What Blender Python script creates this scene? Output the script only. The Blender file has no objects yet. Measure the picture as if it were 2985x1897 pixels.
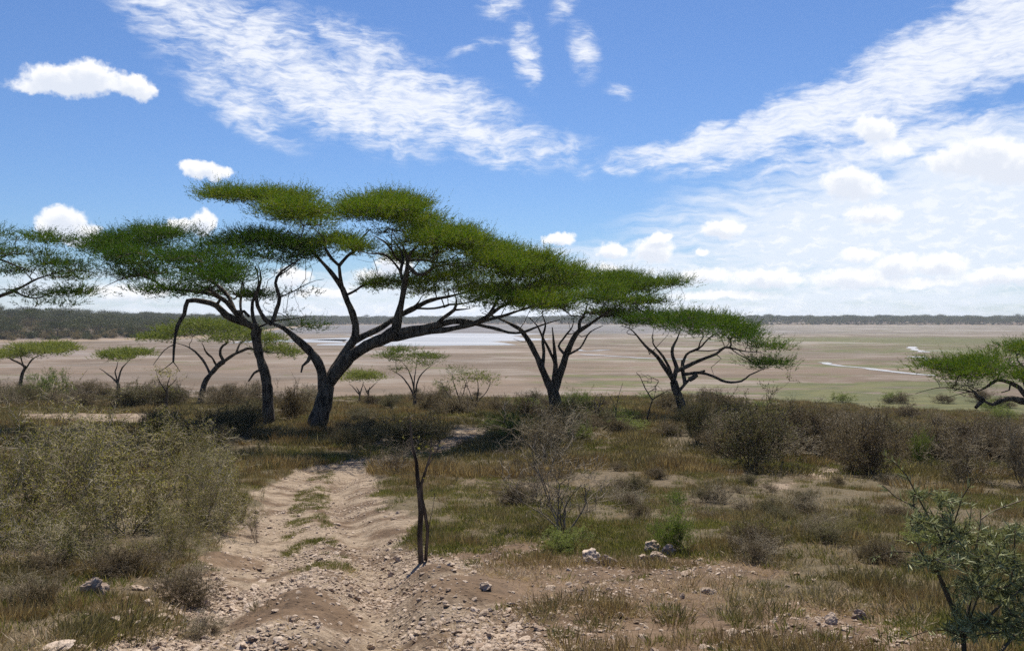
import bpy, math, random
import numpy as np
from mathutils import Vector

# ------------------------------------------------------------------ camera, sky, sun, exposure
random.seed(7); RNG = np.random.default_rng(7)
S = bpy.context.scene
COL = S.collection
HAZE = True
F, CX, HY = 2487.5, 1492.5, 932.0          # focal length / centre / eye-level line, in photo pixels
EYE = 8.5                                   # metres above the lake bed
cam = bpy.data.cameras.new('camera'); camo = bpy.data.objects.new('camera', cam); COL.objects.link(camo)
cam.sensor_width = 36; cam.lens = 30; cam.clip_start = .05; cam.clip_end = 20000
camo.location = (0, 0, EYE); camo.rotation_euler = (math.radians(90 - .38), 0, 0)
S.camera = camo
SUN_EL, SUN_AZ = math.radians(57), math.radians(7)      # azimuth clockwise from +Y
sl = bpy.data.lights.new('sun', 'SUN'); so = bpy.data.objects.new('sun', sl); COL.objects.link(so)
sl.energy = 5.0; sl.angle = math.radians(.5); sl.color = (1, .93, .81)
sd = Vector((math.sin(SUN_AZ)*math.cos(SUN_EL), math.cos(SUN_AZ)*math.cos(SUN_EL), math.sin(SUN_EL)))
so.rotation_euler = sd.to_track_quat('Z', 'Y').to_euler(); so.location = (0, 0, 60)
S.view_settings.view_transform = 'Standard'; S.view_settings.look = 'None'
S.view_settings.gamma = 1; S.view_settings.exposure = .5; S.view_settings.use_curve_mapping = False
S.render.engine = 'CYCLES'
S.cycles.use_denoising = False
S.cycles.max_bounces = 6; S.cycles.diffuse_bounces = 3; S.cycles.glossy_bounces = 2
S.cycles.transmission_bounces = 3; S.cycles.volume_bounces = 1; S.cycles.transparent_max_bounces = 4

class E:
    """socket expression inside one node tree"""
    def __init__(s, nt, sock): s.nt, s.s = nt, sock
    def m(s, op, *a, clamp=False):
        n = s.nt.nodes.new('ShaderNodeMath'); n.operation = op; n.use_clamp = clamp
        for i, v in enumerate((s,) + a):
            if isinstance(v, E): s.nt.links.new(v.s, n.inputs[i])
            else: n.inputs[i].default_value = v
        return E(s.nt, n.outputs[0])
    def __add__(s, o): return s.m('ADD', o)
    __radd__ = __add__
    def __sub__(s, o): return s.m('SUBTRACT', o)
    def __mul__(s, o): return s.m('MULTIPLY', o)
    __rmul__ = __mul__
    def __truediv__(s, o): return s.m('DIVIDE', o)
    def rsub(s, v): return (s * -1) + v
    def max(s, o): return s.m('MAXIMUM', o)
    def min(s, o): return s.m('MINIMUM', o)
    def clamp(s): return s.m('ADD', 0.0, clamp=True)
    def pow(s, v): return s.m('POWER', v)
    def ss(s, a, b):
        n = s.nt.nodes.new('ShaderNodeMapRange'); n.interpolation_type = 'SMOOTHSTEP'
        s.nt.links.new(s.s, n.inputs[0]); n.inputs[1].default_value = a; n.inputs[2].default_value = b
        return E(s.nt, n.outputs[0])
def vec(nt, x, y, z=0):
    n = nt.nodes.new('ShaderNodeCombineXYZ')
    for i, v in enumerate((x, y, z)):
        if isinstance(v, E): nt.links.new(v.s, n.inputs[i])
        else: n.inputs[i].default_value = v
    return n.outputs[0]
def noise(nt, v, scale, detail=5, rough=.5, dist=0, kind='FBM'):
    n = nt.nodes.new('ShaderNodeTexNoise'); n.inputs['Scale'].default_value = scale
    n.inputs['Detail'].default_value = detail; n.inputs['Roughness'].default_value = rough
    n.inputs['Distortion'].default_value = dist
    if v is not None: nt.links.new(v, n.inputs['Vector'])
    return n
def mixc(nt, f, a, b, mode='MIX'):
    n = nt.nodes.new('ShaderNodeMix'); n.data_type = 'RGBA'; n.blend_type = mode
    for i, v in ((0, f), (6, a), (7, b)):
        if isinstance(v, E): nt.links.new(v.s, n.inputs[i])
        elif hasattr(v, 'is_output'): nt.links.new(v, n.inputs[i])
        elif i == 0: n.inputs[i].default_value = v
        else: n.inputs[i].default_value = (*v, 1) if len(v) == 3 else v
    return n.outputs[2]
def mapping(nt, v, scale=(1, 1, 1), rot=(0, 0, 0), loc=(0, 0, 0), typ='POINT'):
    n = nt.nodes.new('ShaderNodeMapping'); n.vector_type = typ
    n.inputs['Location'].default_value = loc; n.inputs['Rotation'].default_value = rot; n.inputs['Scale'].default_value = scale
    nt.links.new(v, n.inputs['Vector']); return n.outputs[0]

W = bpy.data.worlds.new('World'); S.world = W; W.use_nodes = True
def build_world():
    nt = W.node_tree; nt.nodes.clear()
    out = nt.nodes.new('ShaderNodeOutputWorld'); bg = nt.nodes.new('ShaderNodeBackground')
    nt.links.new(bg.outputs[0], out.inputs[0]); bg.inputs[1].default_value = .0705
    sky = nt.nodes.new('ShaderNodeTexSky'); sky.sky_type = 'NISHITA'; sky.sun_disc = False
    sky.sun_elevation = SUN_EL; sky.sun_rotation = SUN_AZ; sky.altitude = 1500
    sky.air_density = 1.25; sky.dust_density = .6; sky.ozone_density = 2.6
    skyc = mixc(nt, 1.0, sky.outputs[0], (SKY_TINT[0], SKY_TINT[1], SKY_TINT[2]), 'MULTIPLY')
    tc = nt.nodes.new('ShaderNodeTexCoord'); sep = nt.nodes.new('ShaderNodeSeparateXYZ')
    nt.links.new(tc.outputs['Generated'], sep.inputs[0])
    x, y, z = (E(nt, sep.outputs[i]) for i in range(3))
    U = x.m('ARCTAN2', y) * 100
    V = z / (x*x + y*y).m('SQRT').max(.02) * 100
    P = vec(nt, U, V, 0)
    def uv(px, py):      # overview pixels -> sky coordinates
        a = math.atan((px*1.24 - CX)/F); return a*100, (HY - py*1.24)/F*math.cos(a)*100
    sc = 1.24/F*100
    def warp(v, scale, amp, det=3):
        n = noise(nt, v, scale, det, .55)
        s_ = nt.nodes.new('ShaderNodeVectorMath'); s_.operation = 'SUBTRACT'; s_.inputs[1].default_value = (.5, .5, .5)
        nt.links.new(n.outputs['Color'], s_.inputs[0])
        m_ = nt.nodes.new('ShaderNodeVectorMath'); m_.operation = 'MULTIPLY_ADD'; m_.inputs[1].default_value = (amp, amp, 0)
        nt.links.new(s_.outputs[0], m_.inputs[0]); nt.links.new(v, m_.inputs[2]); return m_.outputs[0]
    last = [None]
    def field(v, ells):
        r = None
        for k, (cx, cy, a, b, ang, w) in enumerate(ells):
            if k % 8 == 0 and (r is not None or last[0] is not None):   # evaluated group after group (the shader stack is small)
                g = r if r is not None else last[0]; t_ = g*1e-7
                ad = nt.nodes.new('ShaderNodeVectorMath'); ad.operation = 'ADD'; nt.links.new(v, ad.inputs[0]); nt.links.new(t_.s, ad.inputs[1]); v = ad.outputs[0]
            u0, v0 = uv(cx, cy)
            q = mapping(nt, v, (a*sc, b*sc, 1), (0, 0, -math.radians(ang)), (u0, v0, 0), 'TEXTURE')
            l = nt.nodes.new('ShaderNodeVectorMath'); l.operation = 'LENGTH'; nt.links.new(q, l.inputs[0])
            e = E(nt, l.outputs['Value']).m('MULTIPLY_ADD', -w, w)
            r = e if r is None else r.m('SMOOTH_MAX', e, .25)
        last[0] = r; return r.max(0)
    # ---- cirrus: two long swathes and loose wisps (ang: clockwise on the picture)
    A = [(600, 110, 330, 150, 38, 1.0), (760, 220, 380, 120, 22, 1.15), (960, 240, 330, 125, 14, 1.3), (1100, 300, 280, 80, 24, .9),
         (400, 20, 200, 130, 40, .8), (560, 250, 220, 75, 30, .75), (1270, 340, 220, 70, 8, .6), (850, 110, 260, 80, 20, .7), (1180, 370, 140, 40, 10, .6),
         (1235, 130, 50, 110, -12, .95), (1180, 10, 80, 60, 0, .75), (1372, 125, 50, 95, -8, .8), (1325, 25, 40, 70, 25, .7), (1120, 110, 120, 22, -14, .55), (1460, 215, 50, 24, 0, .6)]
    B = [(1640, 345, 330, 50, -10, 1.1), (1900, 270, 420, 85, -18, 1.3), (2200, 150, 400, 130, -27, 1.4), (2400, 60, 260, 150, -20, 1.4),
         (1850, 300, 300, 60, -12, 1.1), (2150, 330, 440, 55, -6, .9), (1600, 360, 230, 40, -8, 1.0), (2000, 370, 300, 36, -8, .8)]
    Pw = warp(P, .16, 2.6, 4)
    na = E(nt, noise(nt, mapping(nt, Pw, (.6, 1.3, 1), (0, 0, math.radians(24))), .5, 8, .58, .35).outputs['Fac'])
    nb = E(nt, noise(nt, mapping(nt, Pw, (.55, 1.4, 1), (0, 0, math.radians(-20)), (7, 3, 0)), .5, 8, .58, .35).outputs['Fac'])
    fine = E(nt, noise(nt, mapping(nt, Pw, (.5, 2.4, 1), (0, 0, math.radians(22))), 1.15, 6, .62, .5).outputs['Fac'])
    fin2 = E(nt, noise(nt, mapping(nt, Pw, (.5, 2.4, 1), (0, 0, math.radians(-18))), 1.15, 6, .62, .5).outputs['Fac'])
    fa, fb = field(Pw, A), field(Pw, B)
    ca = (fa*1.0 + (na - .5)*1.8 + (fine - .5)*.7).ss(-.02, 1.10) * fa.ss(.0, .42)
    cb = (fb*1.0 + (nb - .5)*1.9 + (fin2 - .5)*.75).ss(.03, .98) * fb.ss(.0, .36)
    # ---- thin veil thickening to the lower right
    veil = [(2150, 560, 750, 220, 0, 1.25), (2350, 440, 500, 170, -10, 1.3), (1500, 640, 700, 100, 0, .8), (800, 690, 800, 70, 0, .75), (200, 680, 500, 70, 0, .6), (2000, 700, 900, 60, 0, .8), (1200, 740, 1700, 75, 0, 1.1)]
    nv = E(nt, noise(nt, mapping(nt, Pw, (.35, 2.2, 1), (0, 0, math.radians(-4))), .5, 8, .6, .3).outputs['Fac'])
    fv = field(P, veil)
    cv = (fv*.85 + nv*1.25).ss(.55, 1.32) * fv.ss(0, .35) * .9
    # ---- cumulus
    C_ = [(150, 190, 95, 42, 0, 1), (215, 185, 75, 45, 0, 1), (120, 200, 100, 24, -8, .9), (320, 205, 55, 34, 12, 1), (255, 200, 60, 25, 0, .9),
          (470, 398, 52, 26, 0, 1), (515, 408, 42, 24, 0, 1), (445, 395, 28, 20, 0, .9),
          (150, 520, 60, 42, 0, 1), (185, 550, 60, 35, 0, 1), (115, 530, 35, 30, 0, 1), (480, 525, 32, 38, 0, 1), (430, 530, 50, 24, 0, 1), (380, 545, 55, 18, 0, .9),
          (1315, 562, 52, 20, 0, 1), (1440, 590, 48, 24, 0, 1), (1535, 590, 62, 38, 0, 1), (1550, 560, 40, 16, 0, .9), (1430, 635, 40, 20, 0, .8),
          (1700, 540, 66, 26, 0, 1), (1995, 430, 75, 44, 0, 1), (2020, 450, 70, 34, 0, .9), (2060, 305, 60, 40, 15, .9), (2050, 505, 80, 28, 0, .8),
          (2310, 370, 110, 55, 0, 1), (2380, 390, 90, 50, 0, 1), (2240, 380, 80, 34, 0, .9), (2100, 350, 70, 30, 0, .6),
          (690, 650, 60, 26, 0, .8), (930, 620, 60, 34, 0, 1), (880, 650, 60, 26, 0, .8), (760, 690, 90, 20, 0, .7), (300, 690, 120, 26, 0, .7),
          (1660, 650, 90, 24, 0, .8), (1800, 655, 110, 28, 0, .9), (2000, 655, 130, 30, 0, .8), (2110, 625, 60, 34, 0, .9), (2210, 620, 70, 30, 0, .9),
          (2350, 650, 110, 26, 0, .9), (2020, 600, 60, 22, 0, .7), (1700, 695, 160, 16, 0, .8), (2150, 665, 160, 16, 0, .7), (1650, 592, 22, 12, 0, .7)]
    Pc = warp(P, .6, 1.5, 5)
    Pc = warp(Pc, 2.4, .42, 4)
    nc = E(nt, noise(nt, P, 1.1, 7, .58).outputs['Fac'])
    fc = field(Pc, C_)
    dens = fc*1.2 + (nc - .5)*.75
    cc = dens.ss(.06, .55) * fc.ss(.0, .22)
    f2 = field(mapping(nt, Pc, (1, 1, 1), (0, 0, 0), (.25, .95, 0)), [c for c in C_ if c[5] > .65 and c[2] > 30])
    # cumulus self-shading painted into its colour: same billows looked up towards the sun
    nc2 = E(nt, noise(nt, mapping(nt, P, (1, 1, 1), (0, 0, 0), (.15, .55, 0)), .9, 3, .5).outputs['Fac'])
    shade = ((f2*1.2 + (nc2 - .5)*.9).ss(.0, .85)*-1 + 1.0).clamp()
    cumc = mixc(nt, shade, (8.0, 8.5, 9.5), (10.9, 10.9, 10.9))
    n5 = E(nt, noise(nt, mapping(nt, Pc, (.45, 1.2, 1)), 1.0, 6, .55).outputs['Fac'])
    puff = (n5 + fv*.10).ss(.56, .74)*fv.ss(.15, .8)*V.ss(22, 9)*.5
    c1 = mixc(nt, (cv).clamp(), skyc, (8.4, 9.1, 10.2))
    c1 = mixc(nt, puff.clamp(), c1, (10.8, 10.8, 10.9))
    c2 = mixc(nt, ((ca.max(cb)) * ((fine*1.5 + na*.9).ss(.75, 1.45)*.34 + .60)).clamp(), c1, (9.6, 9.9, 10.6))
    c3 = mixc(nt, (cc * (V.ss(0, 3.5)*.35 + .62)).clamp(), c2, cumc)
    nt.links.new(c3, bg.inputs[0])
W.cycles.sampling_method = 'MANUAL'; W.cycles.sample_map_resolution = 256
SKY_TINT = (.60, .77, 1.05)
build_world()

# ------------------------------------------------------------------ numeric helpers
def lattice(ix, iy, seed):
    h = (ix.astype(np.int64)*374761393 + iy.astype(np.int64)*668265263 + seed*2147483647) & 0x7fffffff
    h = ((h ^ (h >> 13)) * 1274126177) & 0x7fffffff
    h = (h ^ (h >> 16)) & 0xffff
    return h / 65535.0
def vn(x, y, seed=0):
    ix, iy = np.floor(x), np.floor(y); fx, fy = x - ix, y - iy
    fx, fy = fx*fx*(3 - 2*fx), fy*fy*(3 - 2*fy)
    a, b = lattice(ix, iy, seed), lattice(ix + 1, iy, seed); c, d = lattice(ix, iy + 1, seed), lattice(ix + 1, iy + 1, seed)
    return (a*(1 - fx) + b*fx)*(1 - fy) + (c*(1 - fx) + d*fx)*fy - .5
def fbm(x, y, scale, octs=4, seed=0):
    r = 0; a = 1; f = 1/scale
    for o in range(octs):
        r = r + a*vn(x*f + 17.3*o, y*f - 9.1*o, seed + o); a *= .5; f *= 2.03
    return r
def sstep(x, a, b):
    t = np.clip((x - a)/(b - a), 0, 1); return t*t*(3 - 2*t)

PD = np.array([-60, -10, 0, 3, 5, 9.4, 14, 19, 23, 27, 36, 60, 90, 104, 9000.])
PZ = np.array([0.6, 1.5, 1.66, 1.78, 1.95, 2.62, 3.1, 3.62, 4.02, 4.36, 4.5, 6.1, 8.2, 8.5, 8.5])
def drop(x, y):
    k = 1 + .25*np.clip((x/np.maximum(np.abs(y), 20) - .2)/.4, 0, 1.3)
    d = np.where(y > 0, y*k, y)
    return np.interp(d, PD, PZ)
def G(px, py, vw=None):
    """photo point on the ground -> world x, y"""
    s = (py*1.24 - HY)/F; u = (px*1.24 - CX)/F
    lo, hi = 3.0, 4000.0
    for _ in range(60):
        m = (lo*hi)**.5
        if drop(np.array(u*m), np.array(m))/m > s: lo = m
        else: hi = m
    return u*lo, lo
def poly_world(pts): return np.array([G(*p) for p in pts])
def poly_sd(x, y, poly):
    """signed distance, positive inside"""
    best = np.full(x.shape, 1e9); ins = np.zeros(x.shape, bool)
    n = len(poly)
    for i in range(n):
        ax, ay = poly[i]; bx, by = poly[(i + 1) % n]
        dx, dy = bx - ax, by - ay; t = np.clip(((x - ax)*dx + (y - ay)*dy)/(dx*dx + dy*dy + 1e-9), 0, 1)
        best = np.minimum(best, np.hypot(x - ax - t*dx, y - ay - t*dy))
        with np.errstate(divide='ignore', invalid='ignore'):
            c = ((ay > y) != (by > y)) & (x < (bx - ax)*(y - ay)/(by - ay + 1e-12) + ax)
        ins ^= c
    return np.where(ins, best, -best)
TRACK = poly_world([(-100, 1750), (60, 1640), (200, 1530), (330, 1450), (450, 1380), (540, 1310), (575, 1240), (600, 1185), (630, 1140), (700, 1098), (790, 1079),
                    (880, 1077), (960, 1068), (1000, 1050), (1040, 1030), (1080, 1010), (1160, 1003), (1165, 1022), (1100, 1045), (1050, 1062),
                    (960, 1080), (895, 1095), (872, 1130), (900, 1180), (955, 1235), (990, 1290), (1120, 1330), (1270, 1420), (1380, 1530), (1500, 1750)])
STRIPS = [poly_world(p) for p in (
    [(20, 975), (150, 968), (330, 972), (430, 985), (420, 998), (250, 995), (30, 992)],
    [(1780, 1142), (1870, 1120), (1960, 1098), (1975, 1112), (1900, 1138), (1800, 1152)],
    [(1890, 1225), (1950, 1222), (1985, 1250), (1960, 1280), (1900, 1262)],
    [(1470, 1036), (1560, 1034), (1640, 1046), (1560, 1052)])]
SOILP = poly_world([(960, 1305), (1300, 1300), (1700, 1320), (1850, 1400), (2150, 1420), (2250, 1560), (2200, 1750), (700, 1750), (900, 1400)])
PEN = np.array([(-2000, 150), (-420, 230), (-198, 330), (-170, 350), (-151, 385), (-150, 440), (-165, 520), (-190, 640), (-230, 850), (-300, 1250), (-150, 1640), (60, 1560), (200, 1420), (420, 1380), (700, 1350),
                (1200, 1100), (2500, 900), (9000, 3000), (9000, 9000), (-9000, 9000), (-9000, 150)], float)
def lump(x, y, px, py, r, h, ry=None):
    cx, cy = G(px, py); ry = ry or r
    return h*np.exp(-((x - cx)/r)**2 - ((y - cy)/ry)**2)
def polyline_d(x, y, pts):
    best = np.full(x.shape, 1e9)
    for (ax, ay), (bx, by) in zip(pts[:-1], pts[1:]):
        dx, dy = bx - ax, by - ay; t = np.clip(((x - ax)*dx + (y - ay)*dy)/(dx*dx + dy*dy), 0, 1)
        best = np.minimum(best, np.hypot(x - ax - t*dx, y - ay - t*dy))
    return best
RUT_R = [G(*p) for p in ((880, 1600), (890, 1480), (880, 1400), (900, 1340), (850, 1240), (800, 1180), (790, 1130), (850, 1095))]
RUT_L = [G(*p) for p in ((430, 1560), (500, 1440), (600, 1340), (640, 1250), (660, 1180), (700, 1130), (760, 1095))]
def zones(x, y):
    """track, bare soil, lake bed, wooded shore (each 0..1)"""
    w = fbm(x, y, 1.2, 3, 5)*.5 + fbm(x, y, 5, 2, 8)*.5
    near = (y < 60) & (y > -8)
    tr = np.full(x.shape, -9.); tr[near] = poly_sd(x[near], y[near], TRACK)
    st = np.full(x.shape, -9.)
    for p in STRIPS: st[near] = np.maximum(st[near], poly_sd(x[near], y[near], p)/2)
    so_ = np.full(x.shape, -9.); so_[near] = poly_sd(x[near], y[near], SOILP)
    t = np.maximum(sstep(tr + w*1.2, -.12, .25), sstep(st + w*.8, -.2, .4))
    s = sstep(so_ + w*2.6, -.4, .5)
    dr = drop(x, y)
    hm = np.zeros(x.shape); xn, yn = x[near], y[near]
    hm[near] = lump(xn, yn, 710, 1430, .62, 1, .8) + lump(xn, yn, 1080, 1400, .55, 1, .8) + lump(xn, yn, 1010, 1345, .4, .8, .35) + lump(xn, yn, 560, 1300, .4, .7, .6)
    hv = sstep(hm, .15, .5)
    t = t*(1 - .7*sstep(hm + w*.6, .25, .7)); s = np.maximum(s, sstep(hm, .1, .4))
    lake = sstep(dr + w*.25, 7.9, 8.35)
    far = y > 140
    hill = np.full(x.shape, -400.); hill[far] = poly_sd(x[far], y[far], PEN)
    return t, s, lake, hill, hv
def gz(x, y, zo=None):
    x = np.asarray(x, float); y = np.asarray(y, float); sh = x.shape; x, y = x.ravel(), y.ravel()
    t, s, lake, hill, _ = zo if zo is not None else zones(x, y)
    z = EYE - drop(x, y)
    land = 1 - lake
    z = z + land*(fbm(x, y, 3.5, 3, 11)*.16*np.clip((np.abs(y) - 4)/14, .25, 1)*(1 - .8*sstep(t, .1, .9)*(y < 30)) + fbm(x, y, 14, 2, 31)*.35*sstep(y, 38, 60))
    nr = (y < 34) & (y > -8); xn, yn = x[nr], y[nr]
    dz = fbm(xn, yn, .7, 4, 3)*.028*np.interp(yn, [6, 16], [1, .35]) + fbm(xn, yn, .12, 2, 23)*.016
    tn = t[nr]
    dR, dL = polyline_d(xn, yn, RUT_R), polyline_d(xn, yn, RUT_L)
    dep = np.interp(yn, [0, 8, 14, 34], [.26, .22, .17, .12])
    dz = dz - dep*np.exp(-(dR/.34)**2) - dep*.7*np.exp(-(dL/.5)**2) - .05*tn
    dz = dz + lump(xn, yn, 700, 1400, .62, .13, .8) + lump(xn, yn, 640, 1480, .7, .10, .5) + lump(xn, yn, 1050, 1400, .5, .14, .7) \
        + lump(xn, yn, 1000, 1345, .35, .10, .35) + lump(xn, yn, 730, 1350, .45, .10, .5) + lump(xn, yn, 760, 1490, .4, .07, .3)
    z[nr] += dz
    h = np.where(hill > 0, (8.0 - 2.5*(y > 900))*sstep(hill, 0, 190) + 4*sstep(hill, 150, 700)*(y < 900), 0)
    z = z + h + (hill > 0)*fbm(x, y, 60, 3, 77)*3.0*sstep(hill, 0, 120) + .6*sstep(hill, -5, 10)
    return z.reshape(sh)
def gp(px, py):
    x, y = G(px, py); return np.array([x, y, float(gz(np.array([x]), np.array([y]))[0])])

# ------------------------------------------------------------------ mesh helpers
def mesh_np(name, verts, faces_list, mats, mat_idx=None, smooth=False, attrs=None):
    """faces_list: list of (n,k) index arrays"""
    me = bpy.data.meshes.new(name); verts = np.asarray(verts, np.float32)
    me.vertices.add(len(verts)); me.vertices.foreach_set('co', verts.ravel())
    loops = np.concatenate([f.ravel() for f in faces_list]).astype(np.int32)
    tot = np.concatenate([np.full(len(f), f.shape[1], np.int32) for f in faces_list])
    start = np.concatenate([[0], np.cumsum(tot)[:-1]]).astype(np.int32)
    me.loops.add(len(loops)); me.loops.foreach_set('vertex_index', loops)
    me.polygons.add(len(tot)); me.polygons.foreach_set('loop_start', start); me.polygons.foreach_set('loop_total', tot)
    if mat_idx is not None: me.polygons.foreach_set('material_index', np.asarray(mat_idx, np.int32))
    if smooth: me.polygons.foreach_set('use_smooth', np.ones(len(tot), bool))
    for m in mats: me.materials.append(m)
    for k, v in (attrs or {}).items():
        if v.ndim == 1: a = me.attributes.new(k, 'FLOAT', 'POINT'); a.data.foreach_set('value', v.astype(np.float32))
        else: a = me.attributes.new(k, 'FLOAT_VECTOR', 'POINT'); a.data.foreach_set('vector', v.astype(np.float32).ravel())
    me.update(); me.validate(); return me
def link(name, me, parent=None, loc=None):
    o = bpy.data.objects.new(name, me); COL.objects.link(o)
    if parent: o.parent = parent
    if loc is not None: o.location = loc
    return o
def tag(o, label=None, cat=None, group=None, kind=None):
    if label: o['label'] = label
    if cat: o['category'] = cat
    if group: o['group'] = group
    if kind: o['kind'] = kind
    return o
def root(name, loc, label, cat, group=None):
    o = bpy.data.objects.new(name, None); COL.objects.link(o); o.location = loc; o.empty_display_size = .3
    return tag(o, label, cat, group)
def norm(a): return a/np.maximum(np.linalg.norm(a, axis=-1, keepdims=True), 1e-9)
def tubes(chains, sides):
    """chains: list of (pts (n,3), radii (n,)) -> verts, quads"""
    groups = {}
    for p, r in chains: groups.setdefault(len(p), []).append((p, r))
    V_, F_ = [], []; off = 0
    for n, lst in groups.items():
        if n < 2: continue
        P = np.array([a for a, _ in lst]); R = np.array([b for _, b in lst]); c = len(lst)
        T = np.empty_like(P); T[:, 1:-1] = P[:, 2:] - P[:, :-2]; T[:, 0] = P[:, 1] - P[:, 0]; T[:, -1] = P[:, -1] - P[:, -2]; T = norm(T)
        ref = np.where(np.abs(T[:, :1, 2:3]) > .8, np.array([1., 0, 0]), np.array([0, 0, 1.]))
        u = norm(np.cross(T[:, 0], ref[:, 0])); us = [u]
        for k in range(1, n):
            u = norm(u - T[:, k]*np.sum(u*T[:, k], -1, keepdims=True)); us.append(u)
        U = np.stack(us, 1); B = np.cross(T, U)
        a = np.arange(sides)/sides*2*math.pi
        ring = P[:, :, None] + R[:, :, None, None]*(U[:, :, None]*np.cos(a)[:, None] + B[:, :, None]*np.sin(a)[:, None])
        V_.append(ring.reshape(-1, 3))
        idx = np.arange(c*n*sides).reshape(c, n, sides) + off
        q = np.stack([idx[:, :-1], np.roll(idx, -1, 2)[:, :-1], np.roll(idx, -1, 2)[:, 1:], idx[:, 1:]], -1).reshape(-1, 4)
        F_.append(q); off += c*n*sides
    return np.concatenate(V_), np.concatenate(F_)
def crom(pts, step):
    pts = np.asarray(pts, float)
    if len(pts) == 2: pts = np.array([pts[0], (pts[0] + pts[1])/2, pts[1]])
    P = np.vstack([2*pts[0] - pts[1], pts, 2*pts[-1] - pts[-2]]); out = []
    for i in range(1, len(P) - 2):
        n = max(1, int(np.linalg.norm(P[i + 1][:3] - P[i][:3])/step))
        for k in range(n):
            t = k/n; a, b, c, d = P[i - 1], P[i], P[i + 1], P[i + 2]
            out.append(.5*((2*b) + (c - a)*t + (2*a - 5*b + 4*c - d)*t*t + (3*b - a - 3*c + d)*t**3))
    out.append(pts[-1]); return np.array(out)
def blades(base, direc, length, width, up=None, bend=0.0, pointed=True):
    """one two-segment leaf/blade per row; returns verts (n*5), faces"""
    n = len(base); direc = norm(direc)
    rnd = RNG.normal(size=(n, 3)) if up is None else up
    side = norm(np.cross(direc, rnd)); nrm = np.cross(side, direc)
    L = np.broadcast_to(length, n)[:, None]; Wd = np.broadcast_to(width, n)[:, None]
    mid = base + direc*L*.5 + nrm*L*bend*.3; tip = base + direc*L + nrm*L*bend
    v = np.stack([base - side*Wd*.3, base + side*Wd*.3, mid + side*Wd*.5, mid - side*Wd*.5, tip], 1).reshape(-1, 3)
    i = np.arange(n)[:, None]*5
    return v, i + np.array([[0, 1, 2, 3]]), i + np.array([[3, 2, 4]])
def sprays(p, d, L, m, ll, lw, spread=.9):
    """leafy sprigs: m narrow leaflets along each twig; returns leaf base, dir, length, width and a per-sprig value"""
    n = len(p); d = norm(d)
    t = (np.arange(m) + .5)/m
    base = p[:, None] + d[:, None]*(L[:, None, None]*t[None, :, None])
    r = norm(np.cross(d[:, None], RNG.normal(size=(n, m, 3))))
    dr = norm(d[:, None]*(1 - spread*.4) + r*spread)
    s = (1.1 - .5*t)[None, :]*RNG.uniform(.7, 1.3, (n, m))
    val = np.repeat(RNG.random(n), m)
    return base.reshape(-1, 3), dr.reshape(-1, 3), (ll*s).ravel(), (lw*s).ravel(), val

# ------------------------------------------------------------------ materials
def new_mat(name):
    m = bpy.data.materials.new(name); m.use_nodes = True; nt = m.node_tree
    b = nt.nodes['Principled BSDF']; return m, nt, b
def posn(nt):
    g = nt.nodes.new('ShaderNodeNewGeometry'); return g.outputs['Position']
def attr(nt, name, out='Fac'):
    a = nt.nodes.new('ShaderNodeAttribute'); a.attribute_name = name; return a.outputs[out]
def objco(nt):
    t = nt.nodes.new('ShaderNodeTexCoord'); return t.outputs['Object']
def bump(nt, b, h, strength, dist):
    n = nt.nodes.new('ShaderNodeBump'); n.inputs['Strength'].default_value = strength; n.inputs['Distance'].default_value = dist
    nt.links.new(h, n.inputs['Height']); nt.links.new(n.outputs[0], b.inputs['Normal'])
def leaf_mat(name, c1, c2, c3, trans=.35, rough=.55, nscale=.6, tint=(1.0, .97, .72), spec=.12):
    m, nt, b = new_mat(name)
    n = E(nt, noise(nt, posn(nt), nscale, 3, .6).outputs['Fac']); v = E(nt, attr(nt, 'val'))
    oi = nt.nodes.new('ShaderNodeObjectInfo'); rn = E(nt, oi.outputs['Random'])
    c = mixc(nt, (n + rn*.35 - .17).ss(.33, .67), c1, c2); c = mixc(nt, (v*.75 + rn*.45).ss(.5, 1.1), c, c3)
    nt.links.new(c, b.inputs['Base Color']); b.inputs['Roughness'].default_value = rough
    b.inputs['Specular IOR Level'].default_value = spec
    tr = nt.nodes.new('ShaderNodeBsdfTranslucent'); nt.links.new(mixc(nt, 1.0, c, tint, 'MULTIPLY'), tr.inputs[0])
    mx = nt.nodes.new('ShaderNodeMixShader'); mx.inputs[0].default_value = trans
    nt.links.new(b.outputs[0], mx.inputs[1]); nt.links.new(tr.outputs[0], mx.inputs[2])
    nt.links.new(mx.outputs[0], nt.nodes['Material Output'].inputs[0]); return m
def bark_mat(name, c1, c2, scale=6, bs=.5):
    m, nt, b = new_mat(name)
    p = mapping(nt, posn(nt), (1, 1, .3)); n = noise(nt, p, scale, 6, .65, .4); e = E(nt, n.outputs['Fac'])
    nt.links.new(mixc(nt, e.ss(.35, .68), c1, c2), b.inputs['Base Color']); b.inputs['Roughness'].default_value = .85
    b.inputs['Specular IOR Level'].default_value = .2
    bump(nt, b, n.outputs['Fac'], bs, .04); return m
M = {}
M['acacia_leaf'] = leaf_mat('acacia_leaf', (.042, .084, .012), (.088, .140, .014), (.16, .175, .024), .40, tint=(1.0, 1.12, .45), spec=.03)
M['young_leaf'] = leaf_mat('young_leaf', (.095, .135, .022), (.14, .18, .032), (.23, .25, .06), .42)
M['far_leaf'] = leaf_mat('far_leaf', (.042, .056, .020), (.066, .082, .026), (.105, .108, .045), .25, nscale=.05)
M['dry_leaf'] = leaf_mat('dry_leaf', (.115, .088, .048), (.16, .125, .068), (.24, .20, .11), .32)
M['olive_leaf'] = leaf_mat('olive_leaf', (.150, .150, .032), (.23, .22, .050), (.38, .35, .11), .45)
M['dull_leaf'] = leaf_mat('dull_leaf', (.080, .082, .030), (.12, .118, .045), (.18, .17, .07), .3)
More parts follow.
